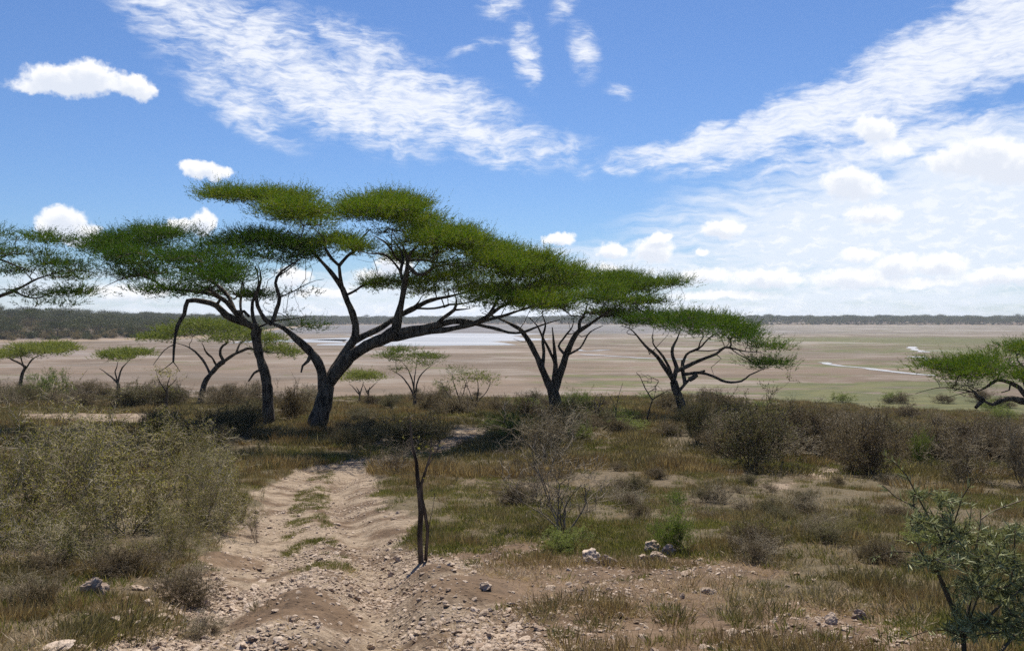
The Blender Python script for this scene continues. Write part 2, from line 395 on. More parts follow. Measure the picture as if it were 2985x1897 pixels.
M['grey_leaf'] = leaf_mat('grey_leaf', (.085, .10, .038), (.15, .165, .065), (.34, .36, .19), .22, .5, 3)
M['green_leaf'] = leaf_mat('green_leaf', (.12, .175, .03), (.17, .22, .045), (.25, .30, .08), .42)
M['grass_green'] = leaf_mat('grass_green', (.095, .108, .026), (.145, .150, .040), (.26, .24, .09), .38)
M['grass_dry'] = leaf_mat('grass_dry', (.145, .098, .050), (.205, .150, .080), (.38, .30, .17), .38)
M['grass_straw'] = leaf_mat('grass_straw', (.34, .24, .145), (.44, .33, .215), (.56, .46, .33), .35)
M['grass_olive'] = leaf_mat('grass_olive', (.105, .090, .040), (.155, .130, .062), (.33, .28, .16), .36)
M['bark'] = bark_mat('bark', (.022, .016, .012), (.18, .14, .105), 7, 1.0)
M['bark_pale'] = bark_mat('bark_pale', (.13, .10, .068), (.33, .275, .20), 8)
M['bark_brown'] = bark_mat('bark_brown', (.060, .044, .028), (.16, .122, .084), 6)
M['bark_olive'] = bark_mat('bark_olive', (.10, .085, .045), (.22, .19, .11), 10)
M['bark_thorn'] = bark_mat('bark_thorn', (.085, .062, .034), (.46, .40, .29), 3.0)
M['burnt'] = bark_mat('burnt', (.012, .010, .009), (.03, .026, .024), 10)

def stone_mat():
    m, nt, b = new_mat('stone')
    p = objco(nt); oi = nt.nodes.new('ShaderNodeObjectInfo'); rn = E(nt, oi.outputs['Random'])
    n = E(nt, noise(nt, p, 3, 6, .65).outputs['Fac'])
    c = mixc(nt, n.ss(.32, .7), (.27, .195, .135), (.58, .465, .36))
    c = mixc(nt, rn.ss(.72, .95)*.6, c, (.27, .185, .13))
    c = mixc(nt, rn.rsub(1).ss(.6, .95)*.5, c, (.66, .54, .44))
    nt.links.new(c, b.inputs['Base Color']); b.inputs['Roughness'].default_value = .9; b.inputs['Specular IOR Level'].default_value = .2
    bump(nt, b, noise(nt, p, 9, 5, .7).outputs['Fac'], .5, .03); return m
M['stone'] = stone_mat()
M['stone_dark'] = bark_mat('stone_dark', (.20, .145, .11), (.52, .41, .32), 14, .6)

def ground_mat():
    m, nt, b = new_mat('ground'); P = posn(nt)
    z = nt.nodes.new('ShaderNodeSeparateXYZ'); nt.links.new(attr(nt, 'zones', 'Vector'), z.inputs[0])
    tr, so_, lk = (E(nt, z.outputs[i]) for i in range(3))
    hl = E(nt, attr(nt, 'hill')); gr = E(nt, attr(nt, 'green'))
    n1 = E(nt, noise(nt, P, 1.3, 8, .62).outputs['Fac']); n2 = E(nt, noise(nt, P, 7, 7, .68).outputs['Fac'])
    n3 = E(nt, noise(nt, P, 40, 4, .7).outputs['Fac']); n0 = E(nt, noise(nt, P, .12, 5, .6).outputs['Fac'])
    vo = nt.nodes.new('ShaderNodeTexVoronoi'); vo.inputs['Scale'].default_value = 26; nt.links.new(P, vo.inputs['Vector'])
    vo2 = nt.nodes.new('ShaderNodeTexVoronoi'); vo2.inputs['Scale'].default_value = 70; nt.links.new(P, vo2.inputs['Vector'])
    soil = mixc(nt, n2.ss(.3, .7), (.074, .046, .026), (.158, .102, .060))
    soil = mixc(nt, n1.ss(.42, .68)*.7, soil, (.205, .138, .086))
    grav = mixc(nt, n2.ss(.3, .65), (.128, .094, .060), (.305, .236, .165))
    cs = nt.nodes.new('ShaderNodeSeparateColor'); nt.links.new(vo.outputs['Color'], cs.inputs[0]); pick = E(nt, cs.outputs[0])
    dd = E(nt, vo.outputs['Distance'])
    peb = pick.ss(.55, .6) * dd.ss(.5, .35)
    grav = mixc(nt, peb*.55, grav, mixc(nt, E(nt, cs.outputs[1]), (.34, .25, .185), (.58, .465, .365)))
    cs2 = nt.nodes.new('ShaderNodeSeparateColor'); nt.links.new(vo2.outputs['Color'], cs2.inputs[0])
    grav = mixc(nt, E(nt, cs2.outputs[0]).ss(.5, .9)*.35, grav, (.48, .38, .29))
    grav = mixc(nt, E(nt, cs2.outputs[1]).ss(.75, .95)*.5, grav, (.17, .115, .08))
    litter = mixc(nt, n2.ss(.35, .65), (.070, .050, .027), (.155, .114, .066))
    litter = mixc(nt, n0.ss(.4, .6)*.4, litter, (.085, .072, .032))
    litter = mixc(nt, n3.ss(.5, .7)*.35, litter, (.20, .155, .095))
    c = mixc(nt, (so_ + (n1 - .5)*.6).ss(.3, .8), litter, soil)
    c = mixc(nt, (tr + (n1 - .5)*.9 + (n2 - .5)*.5).ss(.35, .8), c, mixc(nt, n1.ss(.38, .56), soil, grav))
    # --- drying lake bed
    Pl = mapping(nt, P, (.65, 1.0, 1), (0, 0, math.radians(6)))
    a0 = E(nt, noise(nt, Pl, .018, 6, .6, .6).outputs['Fac']); a1 = E(nt, noise(nt, Pl, .07, 7, .62, .5).outputs['Fac'])
    a2 = E(nt, noise(nt, Pl, .25, 6, .65, .3).outputs['Fac'])
    mud = mixc(nt, a0.ss(.38, .62), (.100, .069, .044), (.168, .120, .084))
    mud = mixc(nt, a1.ss(.5, .62)*.75, mud, (.215, .18, .148))
    mud = mixc(nt, a1.ss(.46, .36)*.6, mud, (.088, .066, .044))
    mud = mixc(nt, a2.ss(.52, .68)*.55, mud, (.11, .080, .056))
    sy = nt.nodes.new('ShaderNodeSeparateXYZ'); nt.links.new(P, sy.inputs[0]); Y = E(nt, sy.outputs[1]); X = E(nt, sy.outputs[0])
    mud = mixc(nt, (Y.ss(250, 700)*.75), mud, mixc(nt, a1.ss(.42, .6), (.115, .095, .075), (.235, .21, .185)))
    mud = mixc(nt, E(nt, noise(nt, mapping(nt, P, (.3, 1, 1), (0, 0, .1), (5, 50, 0)), .03, 7, .7, 1.0).outputs['Fac']).ss(.52, .62)*.6, mud, (.135, .11, .09))
    mud = mixc(nt, (Y.ss(470, 570)*(X + (a0 - .5)*300).ss(330, 60)*.85), mud, (.10, .095, .105))
    g1 = E(nt, noise(nt, mapping(nt, P, (.42, 1, 1), (0, 0, math.radians(5)), (31, 7, 0)), .075, 8, .70, 1.2).outputs['Fac'])
    gm = (g1*1.9 + gr*.30 + (a2 - .5)*.35).ss(1.06, 1.14)
    mud = mixc(nt, gm*.9, mud, mixc(nt, a2.ss(.4, .6), (.055, .065, .014), (.10, .10, .028)))
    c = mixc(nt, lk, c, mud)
    # --- wooded shore
    h1 = E(nt, noise(nt, P, .05, 6, .65).outputs['Fac'])
    hillc = mixc(nt, h1.ss(.4, .6), (.060, .046, .030), (.12, .075, .048))
    sand = mixc(nt, a1.ss(.4, .6), (.25, .18, .115), (.18, .13, .08))
    c = mixc(nt, (hl + (h1 - .5)*14).ss(-12, -1), c, sand)
    c = mixc(nt, (hl + (h1 - .5)*16).ss(2, 14), c, hillc)
    nt.links.new(c, b.inputs['Base Color']); b.inputs['Specular IOR Level'].default_value = .25
    wet = (a0.ss(.52, .62)*lk)*Y.ss(100, 240)
    rg = (wet*-.38) + .9
    nt.links.new(rg.s, b.inputs['Roughness'])
    hgt = (n2*.5 + n3*.25 + dd.ss(.5, .1)*pick.ss(.4, .8)*.35) * (lk.rsub(1)) + a2*.1
    bump(nt, b, hgt.s, .9, .07); return m
M['ground'] = ground_mat()

# ------------------------------------------------------------------ ground (one sheet), lake water
def build_ground():
    ys = [-14.0]
    while ys[-1] < 6500:
        y = ys[-1]; ys.append(y + (.25 if y < 2 else max(.032, .0052*y*(1 if y < 30 else 1.4))))
    ys = np.array(ys); nx = 760; s = np.linspace(-1, 1, nx)
    f = .33*s + .67*np.sign(s)*np.abs(s)**5
    w = (np.maximum(ys, 0) + 18)*1.7
    X = w[:, None]*f[None]; Y = np.repeat(ys[:, None], nx, 1)
    zo = zones(X.ravel(), Y.ravel()); Z = gz(X, Y, zo)
    idx = np.arange(X.size).reshape(X.shape)
    q = np.stack([idx[:-1, :-1], idx[:-1, 1:], idx[1:, 1:], idx[1:, :-1]], -1).reshape(-1, 4)
    x, y = X.ravel(), Y.ravel(); u = x/np.maximum(y, 1)
    def bl(px, py, ru, rl): # green growth, soft patch in plan
        cx, cy = G(px, py); return np.exp(-((x - cx)/ru)**2 - ((y - cy)/rl)**2)
    green = bl(2300, 800, 70, 55)*1.2 + bl(2000, 798, 55, 28)*.9 + bl(2350, 960, 14, 9)*1.0 + bl(2150, 955, 12, 7)*.9 + bl(2380, 825, 45, 25)*1.1 \
        + bl(1700, 960, 22, 9)*.6 + bl(1950, 850, 22, 10)*.6 + bl(2100, 905, 20, 10)*.6 + bl(1500, 955, 12, 7)*.5 + sstep(u, 0, .3)*.22*(y < 420) + sstep(150 - y, 0, 60)*sstep(u, -.05, .15)*.25
    green = np.clip(green, 0, 1.2) - .25*(u < -.02)
    me = mesh_np('ground', np.stack([x, y, Z.ravel()], 1), [q], [M['ground']], smooth=True,
                 attrs={'zones': np.stack([zo[0], zo[1], zo[2]], 1), 'hill': zo[3], 'green': green})
    o = link('ground', me); tag(o, kind='structure'); return o
build_ground()

def water_mat():
    m, nt, b = new_mat('water'); P = posn(nt)
    n = E(nt, noise(nt, mapping(nt, P, (.3, 1, 1)), .05, 5, .6).outputs['Fac'])
    nt.links.new(mixc(nt, n.ss(.4, .6), (.22, .215, .21), (.34, .33, .325)), b.inputs['Base Color'])
    b.inputs['Roughness'].default_value = .36; b.inputs['Specular IOR Level'].default_value = .6
    bump(nt, b, noise(nt, mapping(nt, P, (.5, 1, 1)), 2.2, 3, .6).outputs['Fac'], .3, .02); return m
M['water'] = water_mat()
def sheet(name, outline, z, seed, jag, step):
    pts = []
    n = len(outline)
    for i in range(n):
        a, b = np.array(outline[i]), np.array(outline[(i + 1) % n]); k = max(1, int(np.linalg.norm(b - a)/step))
        for j in range(k): pts.append(a + (b - a)*j/k)
    pts = np.array(pts); j = np.stack([fbm(pts[:, 0], pts[:, 1], step*5, 4, seed), fbm(pts[:, 0], pts[:, 1], step*5, 4, seed + 9)], 1)
    pts = pts + j*jag
    import bmesh
    bm = bmesh.new(); vs = [bm.verts.new((p[0], p[1], z)) for p in pts]; f = bm.faces.new(vs)
    bmesh.ops.triangulate(bm, faces=[f]); bmesh.ops.recalc_face_normals(bm, faces=bm.faces)
    for fc in bm.faces:
        if fc.normal.z < 0: fc.normal_flip()
    me = bpy.data.meshes.new(name); bm.to_mesh(me); bm.free(); me.materials.append(M['water'])
    return tag(link(name, me), kind='structure')
def fl(px, py):       # picture point on the flat lake bed
    s = (py*1.24 - HY)/F; d = EYE/s; return ((px*1.24 - CX)/F*d, d)
sheet('lake_water', [fl(720, 811), fl(880, 813), fl(1000, 812), fl(1225, 810), fl(1160, 803), fl(1270, 797), fl(1200, 790), fl(1300, 785), fl(1100, 784), fl(960, 785), fl(800, 788), fl(900, 792), fl(740, 797), fl(820, 803)], .05, 3, 12, 8)
sheet('lake_water', [fl(560, 806), fl(700, 803), fl(840, 806), fl(800, 798), fl(690, 797), fl(600, 800)], .05, 23, 12, 8)
def stream(name, pts, w, seed):
    c = np.array([fl(*p) for p in pts]); c = crom(np.c_[c, np.zeros(len(c))], 3)[:, :2]
    t = norm(np.gradient(c, axis=0)); nrm = np.stack([-t[:, 1], t[:, 0]], 1)
    ww = w*(.6 + 1.2*np.abs(fbm(c[:, 0], c[:, 1], 9, 3, seed)))[:, None]
    ww = ww*.7
    out = np.vstack([c + nrm*ww, (c - nrm*ww)[::-1]]); return sheet(name, [tuple(p) for p in out], .05, seed, 1.6, 1.2)
stream('stream', [(1925, 852), (1960, 858), (2020, 864), (2090, 872), (2150, 880), (2200, 884)], 1.3, 41)
stream('stream', [(1370, 833), (1400, 835), (1450, 838), (1530, 843), (1620, 845)], 1.4, 42)
stream('stream', [(1350, 822), (1380, 825), (1430, 822)], 2.0, 43)
stream('stream', [(2140, 815), (2155, 822), (2175, 828)], 2.2, 44)
stream('stream', [(2150, 838), (2175, 842), (2195, 848)], 1.8, 45)
stream('stream', [(1620, 800), (1700, 802), (1780, 800)], 2.4, 46)

# ------------------------------------------------------------------ acacias
V1, V2, V3, V4, V6, OV = (0, 500, 2.04), (700, 500, 2.04), (1350, 650, 2.04), (2100, 850, 2.3537), (700, 1100, 1.92), (0, 0, 1/1.24)
class Tree:
    def __init__(s, view, depth, seed):
        s.v, s.d, s.rng = view, depth, np.random.default_rng(seed)
        s.P, s.par, s.minr, s.ok, s.chains = [], [], [], [], []
    def pt(s, x, y, dd=0.0):
        d = s.d + dd; vx, vy, k = s.v
        return np.array([(vx + x/k - CX)/F*d, d, EYE - (vy + y/k - HY)/F*d])
    def limb(s, pts, r0, r1, d0=0, d1=0, grow=.35, attach=True):
        """trace a limb: view pixels, start and end radius in view pixels, start and end depth offset (m)"""
        n = len(pts); sc = s.d/F/s.v[2]
        q = np.array([s.pt(x, y, d0 + (d1 - d0)*i/(n - 1)) for i, (x, y) in enumerate(pts)])
        if attach and s.P:      # begin on the wood already there
            P = np.array(s.P); w = np.array([1, .25, 1]); j = int(np.argmin(np.sum(((P - q[0])*w)**2, 1)))
            sh = P[j] - q[0]; fade = np.linspace(1, 0, n)[:, None]**1.0; q = q + sh*fade
        else: j = -1
        step = .12 if s.d < 15 else .22
        c = crom(q, step); m = len(c); t = np.linspace(0, 1, m)
        wob = np.stack([fbm(t*m*step + 31*k, t*0 + len(s.P), .9, 3, k) for k in range(3)], 1)*sc*10*np.sin(t*math.pi)[:, None]
        c = c + wob
        r = (r0 + (r1 - r0)*t**.8)*sc*(1 + .34*fbm(t*m*step, t*0 + len(s.P)*.37, .45, 4, 9))
        ids = []
        for k in range(m):
            s.P.append(c[k]); s.par.append(j if k == 0 else len(s.P) - 2); s.minr.append(r[k]); s.ok.append(t[k] > grow); ids.append(len(s.P) - 1)
        s.chains.append(('L', ids)); return ids
    def grow(s, att, tip=.008, gain=.0105, fill=0):
        A = np.array(att); n0 = len(s.P)
        P = np.array(s.P); ok = np.array(s.ok)
        def dist(a, p):
            d = a[:, None] - p[None]; L = np.linalg.norm(d, axis=2)
            return L + np.maximum(0, -d[:, :, 2])*1.2     # twigs rather rise than hang
        src = np.nonzero(ok)[0]; D = dist(A, P[src]); best = src[D.argmin(1)]; bd = D.min(1); left = np.ones(len(A), bool)
        s.tips = []
        for _ in range(len(A)):
            i = int(np.argmin(np.where(left, bd, 1e9))); left[i] = False
            j = best[i]; a, b = s.P[j], A[i]; L = np.linalg.norm(b - a)
            if L < .05: continue
            m = max(3, int(L/.3) + 1); t = np.linspace(0, 1, m + 1)[1:, None]
            mid = np.array([0, 0, 1.])*L*s.rng.uniform(-.16, .10) + s.rng.normal(size=3)*L*.10
            if s.par[j] >= 0:
                pd = norm(s.P[j] - s.P[s.par[j]]); mid = mid + pd*L*.14
            q = a + (b - a)*t + mid*4*t*(1 - t) + s.rng.normal(size=(m, 3))*.035*min(1, L)*(t < 1)
            ids = [j]
            for k in range(m):
                s.P.append(q[k]); s.par.append(ids[-1]); s.minr.append(0); s.ok.append(True); ids.append(len(s.P) - 1)
            s.chains.append(('G', ids)); s.tips.append(ids[-1])
            nd = dist(A, q); k = nd.argmin(1); better = nd.min(1) < bd
            bd = np.where(better, nd.min(1), bd); best = np.where(better, np.array(ids[1:])[k], best)
        cnt = np.zeros(len(s.P))
        for t_ in s.tips: cnt[t_] = 1
        for k in range(len(s.P) - 1, -1, -1):
            if s.par[k] >= 0 and k >= n0: cnt[s.par[k]] += cnt[k]
        s.R = np.where(np.arange(len(s.P)) < n0, np.array(s.minr), np.maximum(tip, gain*np.sqrt(np.maximum(cnt, 1))))
        for kind, ids in s.chains:          # limbs that carry branches thin out towards their ends
            if kind == 'L' and s.ok[ids[-1]]:
                m = len(ids); f = np.clip((np.arange(m)/(m - 1) - .6)/.4, 0, 1); s.R[ids] = s.R[ids]*(1 - f) + np.maximum(tip*1.6, s.R[ids]*.35)*f
        for k in range(n0, len(s.P)): s.R[k] = max(tip, min(s.R[k], s.R[s.par[k]]*(.75 if s.par[k] < n0 else 1)))
        # secondary limbs rising from the main ones into the tiers, and bare twigs below the leaves
        P = np.array(s.P); T = P[s.tips]; extra = []
        if fill:
            for k in np.nonzero(np.array(s.ok[:n0]))[0]:
                if s.rng.random() > fill: continue
                v = T - P[k]; d = np.linalg.norm(v, axis=1); c = np.nonzero((d > .7) & (d < 2.8) & (v[:, 2] > .25*d))[0]
                if len(c) == 0: continue
                b = T[s.rng.choice(c)]; L = np.linalg.norm(b - P[k]); t = np.linspace(0, 1, 7)[:, None]
                q = P[k] + (b - P[k])*t + (s.rng.normal(size=3)*.16 + np.array([0, 0, -.10]))*L*4*t*(1 - t) + s.rng.normal(size=(7, 3))*.03*L*(t > 0)*(t < 1)
                extra.append((q, np.linspace(min(s.R[k]*.6, .034), tip, 7)))
            for k in range(n0, len(s.P)):
                if s.rng.random() < .30:
                    d = norm(s.rng.normal(size=3)*np.array([1, 1, .45]) + np.array([0, 0, -.05])); L = s.rng.uniform(.25, .75)
                    t = np.linspace(0, 1, 4)[:, None]; extra.append((P[k] + d*L*t + s.rng.normal(size=(4, 3))*.05*L*(t > 0), np.linspace(tip*.9, tip*.5, 4)))
        s.extra = extra
    def attract(s, pads, dens, ddr=1.0):
        """pads in view pixels: (cx, cy, rx, ry, depth offset, depth radius)"""
        out = []; sc = s.d/F/s.v[2]
        for (cx, cy, rx, ry, dd, dr) in pads:
            n = max(3, int(dens*math.pi*rx*sc*dr*ddr))
            for _ in range(n):
                a = s.rng.uniform(0, 2*math.pi); r = s.rng.uniform()**.5; h = s.rng.normal()*.45
                edge = math.sqrt(max(0, 1 - r*r))
                q = s.pt(cx + rx*r*math.cos(a), cy - ry*.75*edge + ry*h*.46, dd + dr*r*math.sin(a))
                if rx*sc < .8 or float(vn(np.array([q[0]/1.05 + q[2]*.7]), np.array([q[1]/1.05 - q[2]*.8]), 5)[0]) > -.10: out.append(q)
        return out
    def wood_mesh(s, name, mat):
        P = np.array(s.P); big, mid, small = [], [], []
        for kind, ids in s.chains:
            p = P[ids]; r = s.R[ids].copy()
            if kind == 'G': r[0] = min(r[0], r[1]*1.25); r = np.minimum.accumulate(r)
            (big if r[0] > .09 else mid if r[0] > .03 else small).append((p, r))
        small += [c for c in s.extra if len(c[0]) == 4]; mid += [c for c in s.extra if len(c[0]) == 7]
        vs, fs, off = [], [], 0
        for lst, k in ((big, 10), (mid, 6), (small, 3)):
            if not lst: continue
            v, f = tubes(lst, k); vs.append(v); fs.append(f + off); off += len(v)
        return mesh_np(name, np.concatenate(vs) - s.o, [np.concatenate(fs)], [mat], smooth=True)
    def leaf_mesh(s, name, mat, per, size, m=12, ll=.092, lw=.024, flat=.32, upw=.55, spread_r=.36, top_r=.72):
        P = np.array(s.P)[s.tips]; n = len(P)
        # leaves sit on the upper face of each tier; the twigs below stay nearly bare
        dh = np.hypot(P[:, None, 0] - P[None, :, 0], P[:, None, 1] - P[None, :, 1]); dz = P[None, :, 2] - P[:, None, 2]
        above = np.max(np.where((dh < top_r) & (dz < 1.3*top_r), dz, 0), 1)
        cnt = np.where(above < .62*top_r, per, np.where(above < 1.0*top_r, per*.5, per*.16)); cnt = np.floor(cnt + s.rng.random(n)).astype(int)
        c = np.repeat(P, cnt, 0); N = len(c)
        off = s.rng.normal(size=(N, 3))*np.array([spread_r, spread_r, spread_r*flat]); c = c + off
        d = norm(off*np.array([1, 1, 1.]) + s.rng.normal(size=(N, 3))*.16)
        d = norm(d*np.array([1, 1, .6]) + np.array([0, 0, upw])*s.rng.uniform(.3, 1.6, (N, 1)))
        pl = s.rng.random(N) < .13; d = norm(d + np.array([0, 0, .9])*pl[:, None]); L = size*s.rng.uniform(.6, 1.3, N)*(1 + .55*pl)
        b, dr, l, w, val = sprays(c - d*L[:, None]*.15, d, L, m, ll, lw, .66)
        v, q, t = blades(b, dr, l, w, bend=.1)
        return mesh_np(name, v - s.o, [q, t], [mat], attrs={'val': np.repeat(val, 5)})
    def finish(s, label, cat='tree', group=None, name='acacia_tree', bark='bark', leaf='acacia_leaf', base=None, **kw):
        b = s.P[0].copy(); g = float(gz(np.array([b[0]]), np.array([b[1]]))[0]); s.o = np.array([b[0], b[1], g])
        R_ = root(name, s.o, label, cat, group)
        link('trunk', s.wood_mesh('trunk', M[bark]), R_)
        if leaf: link('crown', s.leaf_mesh('crown', M[leaf], **kw), R_)
        return R_
def root_flare(t, pts_first, r, sc=1.0): pass

def ov(pads, v):      # overview pixels -> view pixels for pad lists
    vx, vy, k = v
    return [((cx*1.24 - vx)*k, (cy*1.24 - vy)*k, rx*1.24*k, ry*1.24*k, dd, dr) for (cx, cy, rx, ry, dd, dr) in pads]

def tree_main():
    t = Tree(V2, 36.0, 1)
    t.limb([(448, 1560), (458, 1500), (478, 1430), (498, 1350), (515, 1275)], 58, 44, grow=2)
    t.limb([(500, 1330), (492, 1260), (482, 1190), (455, 1125), (400, 1050), (330, 990), (260, 930), (190, 905)], 34, 20, 0, -.8, .8)
    t.limb([(190, 905), (150, 880), (105, 800), (95, 740), (125, 640), (110, 560)], 14, 7, -.8, -1.6, .5)
    t.limb([(190, 900), (215, 820), (232, 740), (210, 660), (250, 590), (360, 520)], 15, 7, -.8, -.4, .5)
    t.limb([(235, 755), (300, 730), (370, 690), (450, 650), (500, 640)], 5, 2, -.6, .4, .3)
    t.limb([(515, 1285), (560, 1185), (600, 1120), (650, 1040), (682, 985), (678, 880), (642, 780), (612, 700), (560, 620), (485, 535), (430, 475), (370, 400), (280, 355)], 34, 9, 0, 1.2, .72)
    t.limb([(610, 700), (596, 620), (590, 560), (545, 520), (508, 460), (500, 400), (440, 340)], 14, 7, .5, 0, .5)
    t.limb([(592, 560), (640, 500), (690, 460), (715, 400), (780, 340)], 10, 6, .5, 1.5, .4)
    t.limb([(640, 725), (700, 700), (755, 668), (830, 655), (900, 640)], 9, 4, .6, 1.6, .5)
    t.limb([(530, 1275), (600, 1170), (660, 1095), (760, 1035), (860, 995), (925, 950)], 42, 34, 0, -.6, 2)
    t.limb([(925, 950), (940, 860), (962, 760), (975, 680), (987, 620), (997, 560), (985, 490), (960, 420)], 28, 10, -.6, -1.2, .6)
    t.limb([(970, 660), (948, 580), (962, 500), (930, 430), (880, 380)], 12, 6, -.8, .6, .4)
    t.limb([(950, 525), (915, 500), (900, 460), (850, 410), (790, 380)], 9, 5, -.6, -2, .4)
    t.limb([(920, 620), (890, 560), (840, 505), (760, 495), (700, 470)], 8, 4, -.2, -2, .5)
    t.limb([(1000, 590), (1055, 632), (1110, 620), (1160, 575), (1250, 555)], 13, 6, -.8, -2.5, .5)
    t.limb([(1000, 525), (1100, 528), (1200, 540), (1290, 500)], 10, 5, -.9, 1, .5)
    t.limb([(985, 530), (1010, 480), (1035, 460), (1080, 420)], 10, 6, -1, -1, .5)
    t.limb([(690, 1000), (770, 960), (860, 915), (940, 860), (1000, 828), (1085, 785), (1200, 750), (1300, 728), (1420, 700)], 24, 8, .5, 2.8, .6)
    t.limb([(1000, 828), (1050, 790), (1090, 725)], 9, 3, 1, 1, .5)
    t.limb([(1010, 825), (1070, 825), (1150, 822), (1240, 800), (1330, 790), (1430, 750), (1520, 700)], 9, 5, 1, 2.5, .6)
    t.limb([(900, 965), (1000, 938), (1100, 925), (1200, 903), (1300, 888), (1390, 905)], 26, 18, -.6, -1.0, 2)
    t.limb([(1165, 905), (1215, 862), (1280, 820), (1290, 760), (1265, 700)], 14, 6, -.9, -2, .5)
    t.limb([(1280, 820), (1330, 820), (1370, 815)], 7, 4, -1, -1, .5)
    t.limb([(870, 1000), (980, 985), (1080, 962), (1150, 955), (1280, 940), (1400, 908), (1470, 868), (1550, 812), (1620, 775), (1690, 700), (1760, 650)], 25, 9, -.4, -1.6, .7)
    t.limb([(1400, 908), (1500, 880), (1600, 850), (1750, 800), (1850, 800)], 12, 5, -1, .8, .5)
    t.limb([(1390, 925), (1500, 945), (1600, 970), (1680, 966), (1780, 920), (1900, 880)], 12, 6, -1, -2.5, .55)
    t.limb([(1460, 870), (1520, 790), (1560, 700), (1640, 620)], 11, 5, -1, -.5, .5)
    t.limb([(430, 1095), (405, 1135), (370, 1160), (362, 1195)], 14, 5, -.3, -.6, 2)
    P_ = [(545, 463, 62, 12, .8, 2.2), (610, 470, 55, 14, 1.5, 2.4), (690, 470, 60, 22, .6, 3), (640, 500, 60, 16, -.6, 2.4), (700, 520, 70, 22, 2, 3.0), (750, 540, 50, 25, 0, 2), (770, 575, 60, 22, 2.2, 2.2),
          (840, 485, 55, 20, 0, 3), (900, 478, 60, 17, 2, 3), (970, 490, 45, 15, 2, 2.5), (880, 515, 75, 22, -2, 3), (960, 530, 80, 22, 0, 3.5), (1030, 555, 80, 26, 2, 3.5), (900, 555, 70, 20, -3, 2.5),
          (1000, 580, 95, 26, -2, 3.5), (1090, 600, 85, 30, 1, 4), (1060, 640, 80, 28, -3, 3), (1150, 635, 75, 34, -1, 4), (1180, 600, 35, 18, 1, 2), (1210, 660, 75, 34, 1, 4), (1260, 640, 60, 34, 0, 3), (1250, 610, 35, 12, 0, 1.5),
          (1300, 680, 60, 34, 0, 3), (930, 672, 62, 18, 2.2, 2.2), (1020, 690, 55, 14, 3, 2), (1110, 690, 70, 20, 2.6, 2.4), (1180, 710, 70, 22, -2, 3), (1260, 720, 60, 24, -2.4, 2.5), (830, 590, 30, 14, 0, 1.5), (1330, 650, 40, 22, -.5, 2), (1060, 662, 75, 18, 2, 2.5), (1150, 680, 75, 20, -1, 2.5), (1235, 695, 75, 20, 1.5, 2.5), (970, 610, 60, 16, 3, 2.5), (900, 500, 80, 16, -5, 2.5), (1050, 575, 80, 18, -5, 2.5), (700, 500, 60, 14, -4, 2)]
    t.grow(t.attract(ov(P_, V2), 7.8), tip=.006, gain=.0085, fill=.30)
    return t.finish('large leaning flat-topped acacia with thick forked trunk beside the track bend', 'tree', per=24, size=.46)
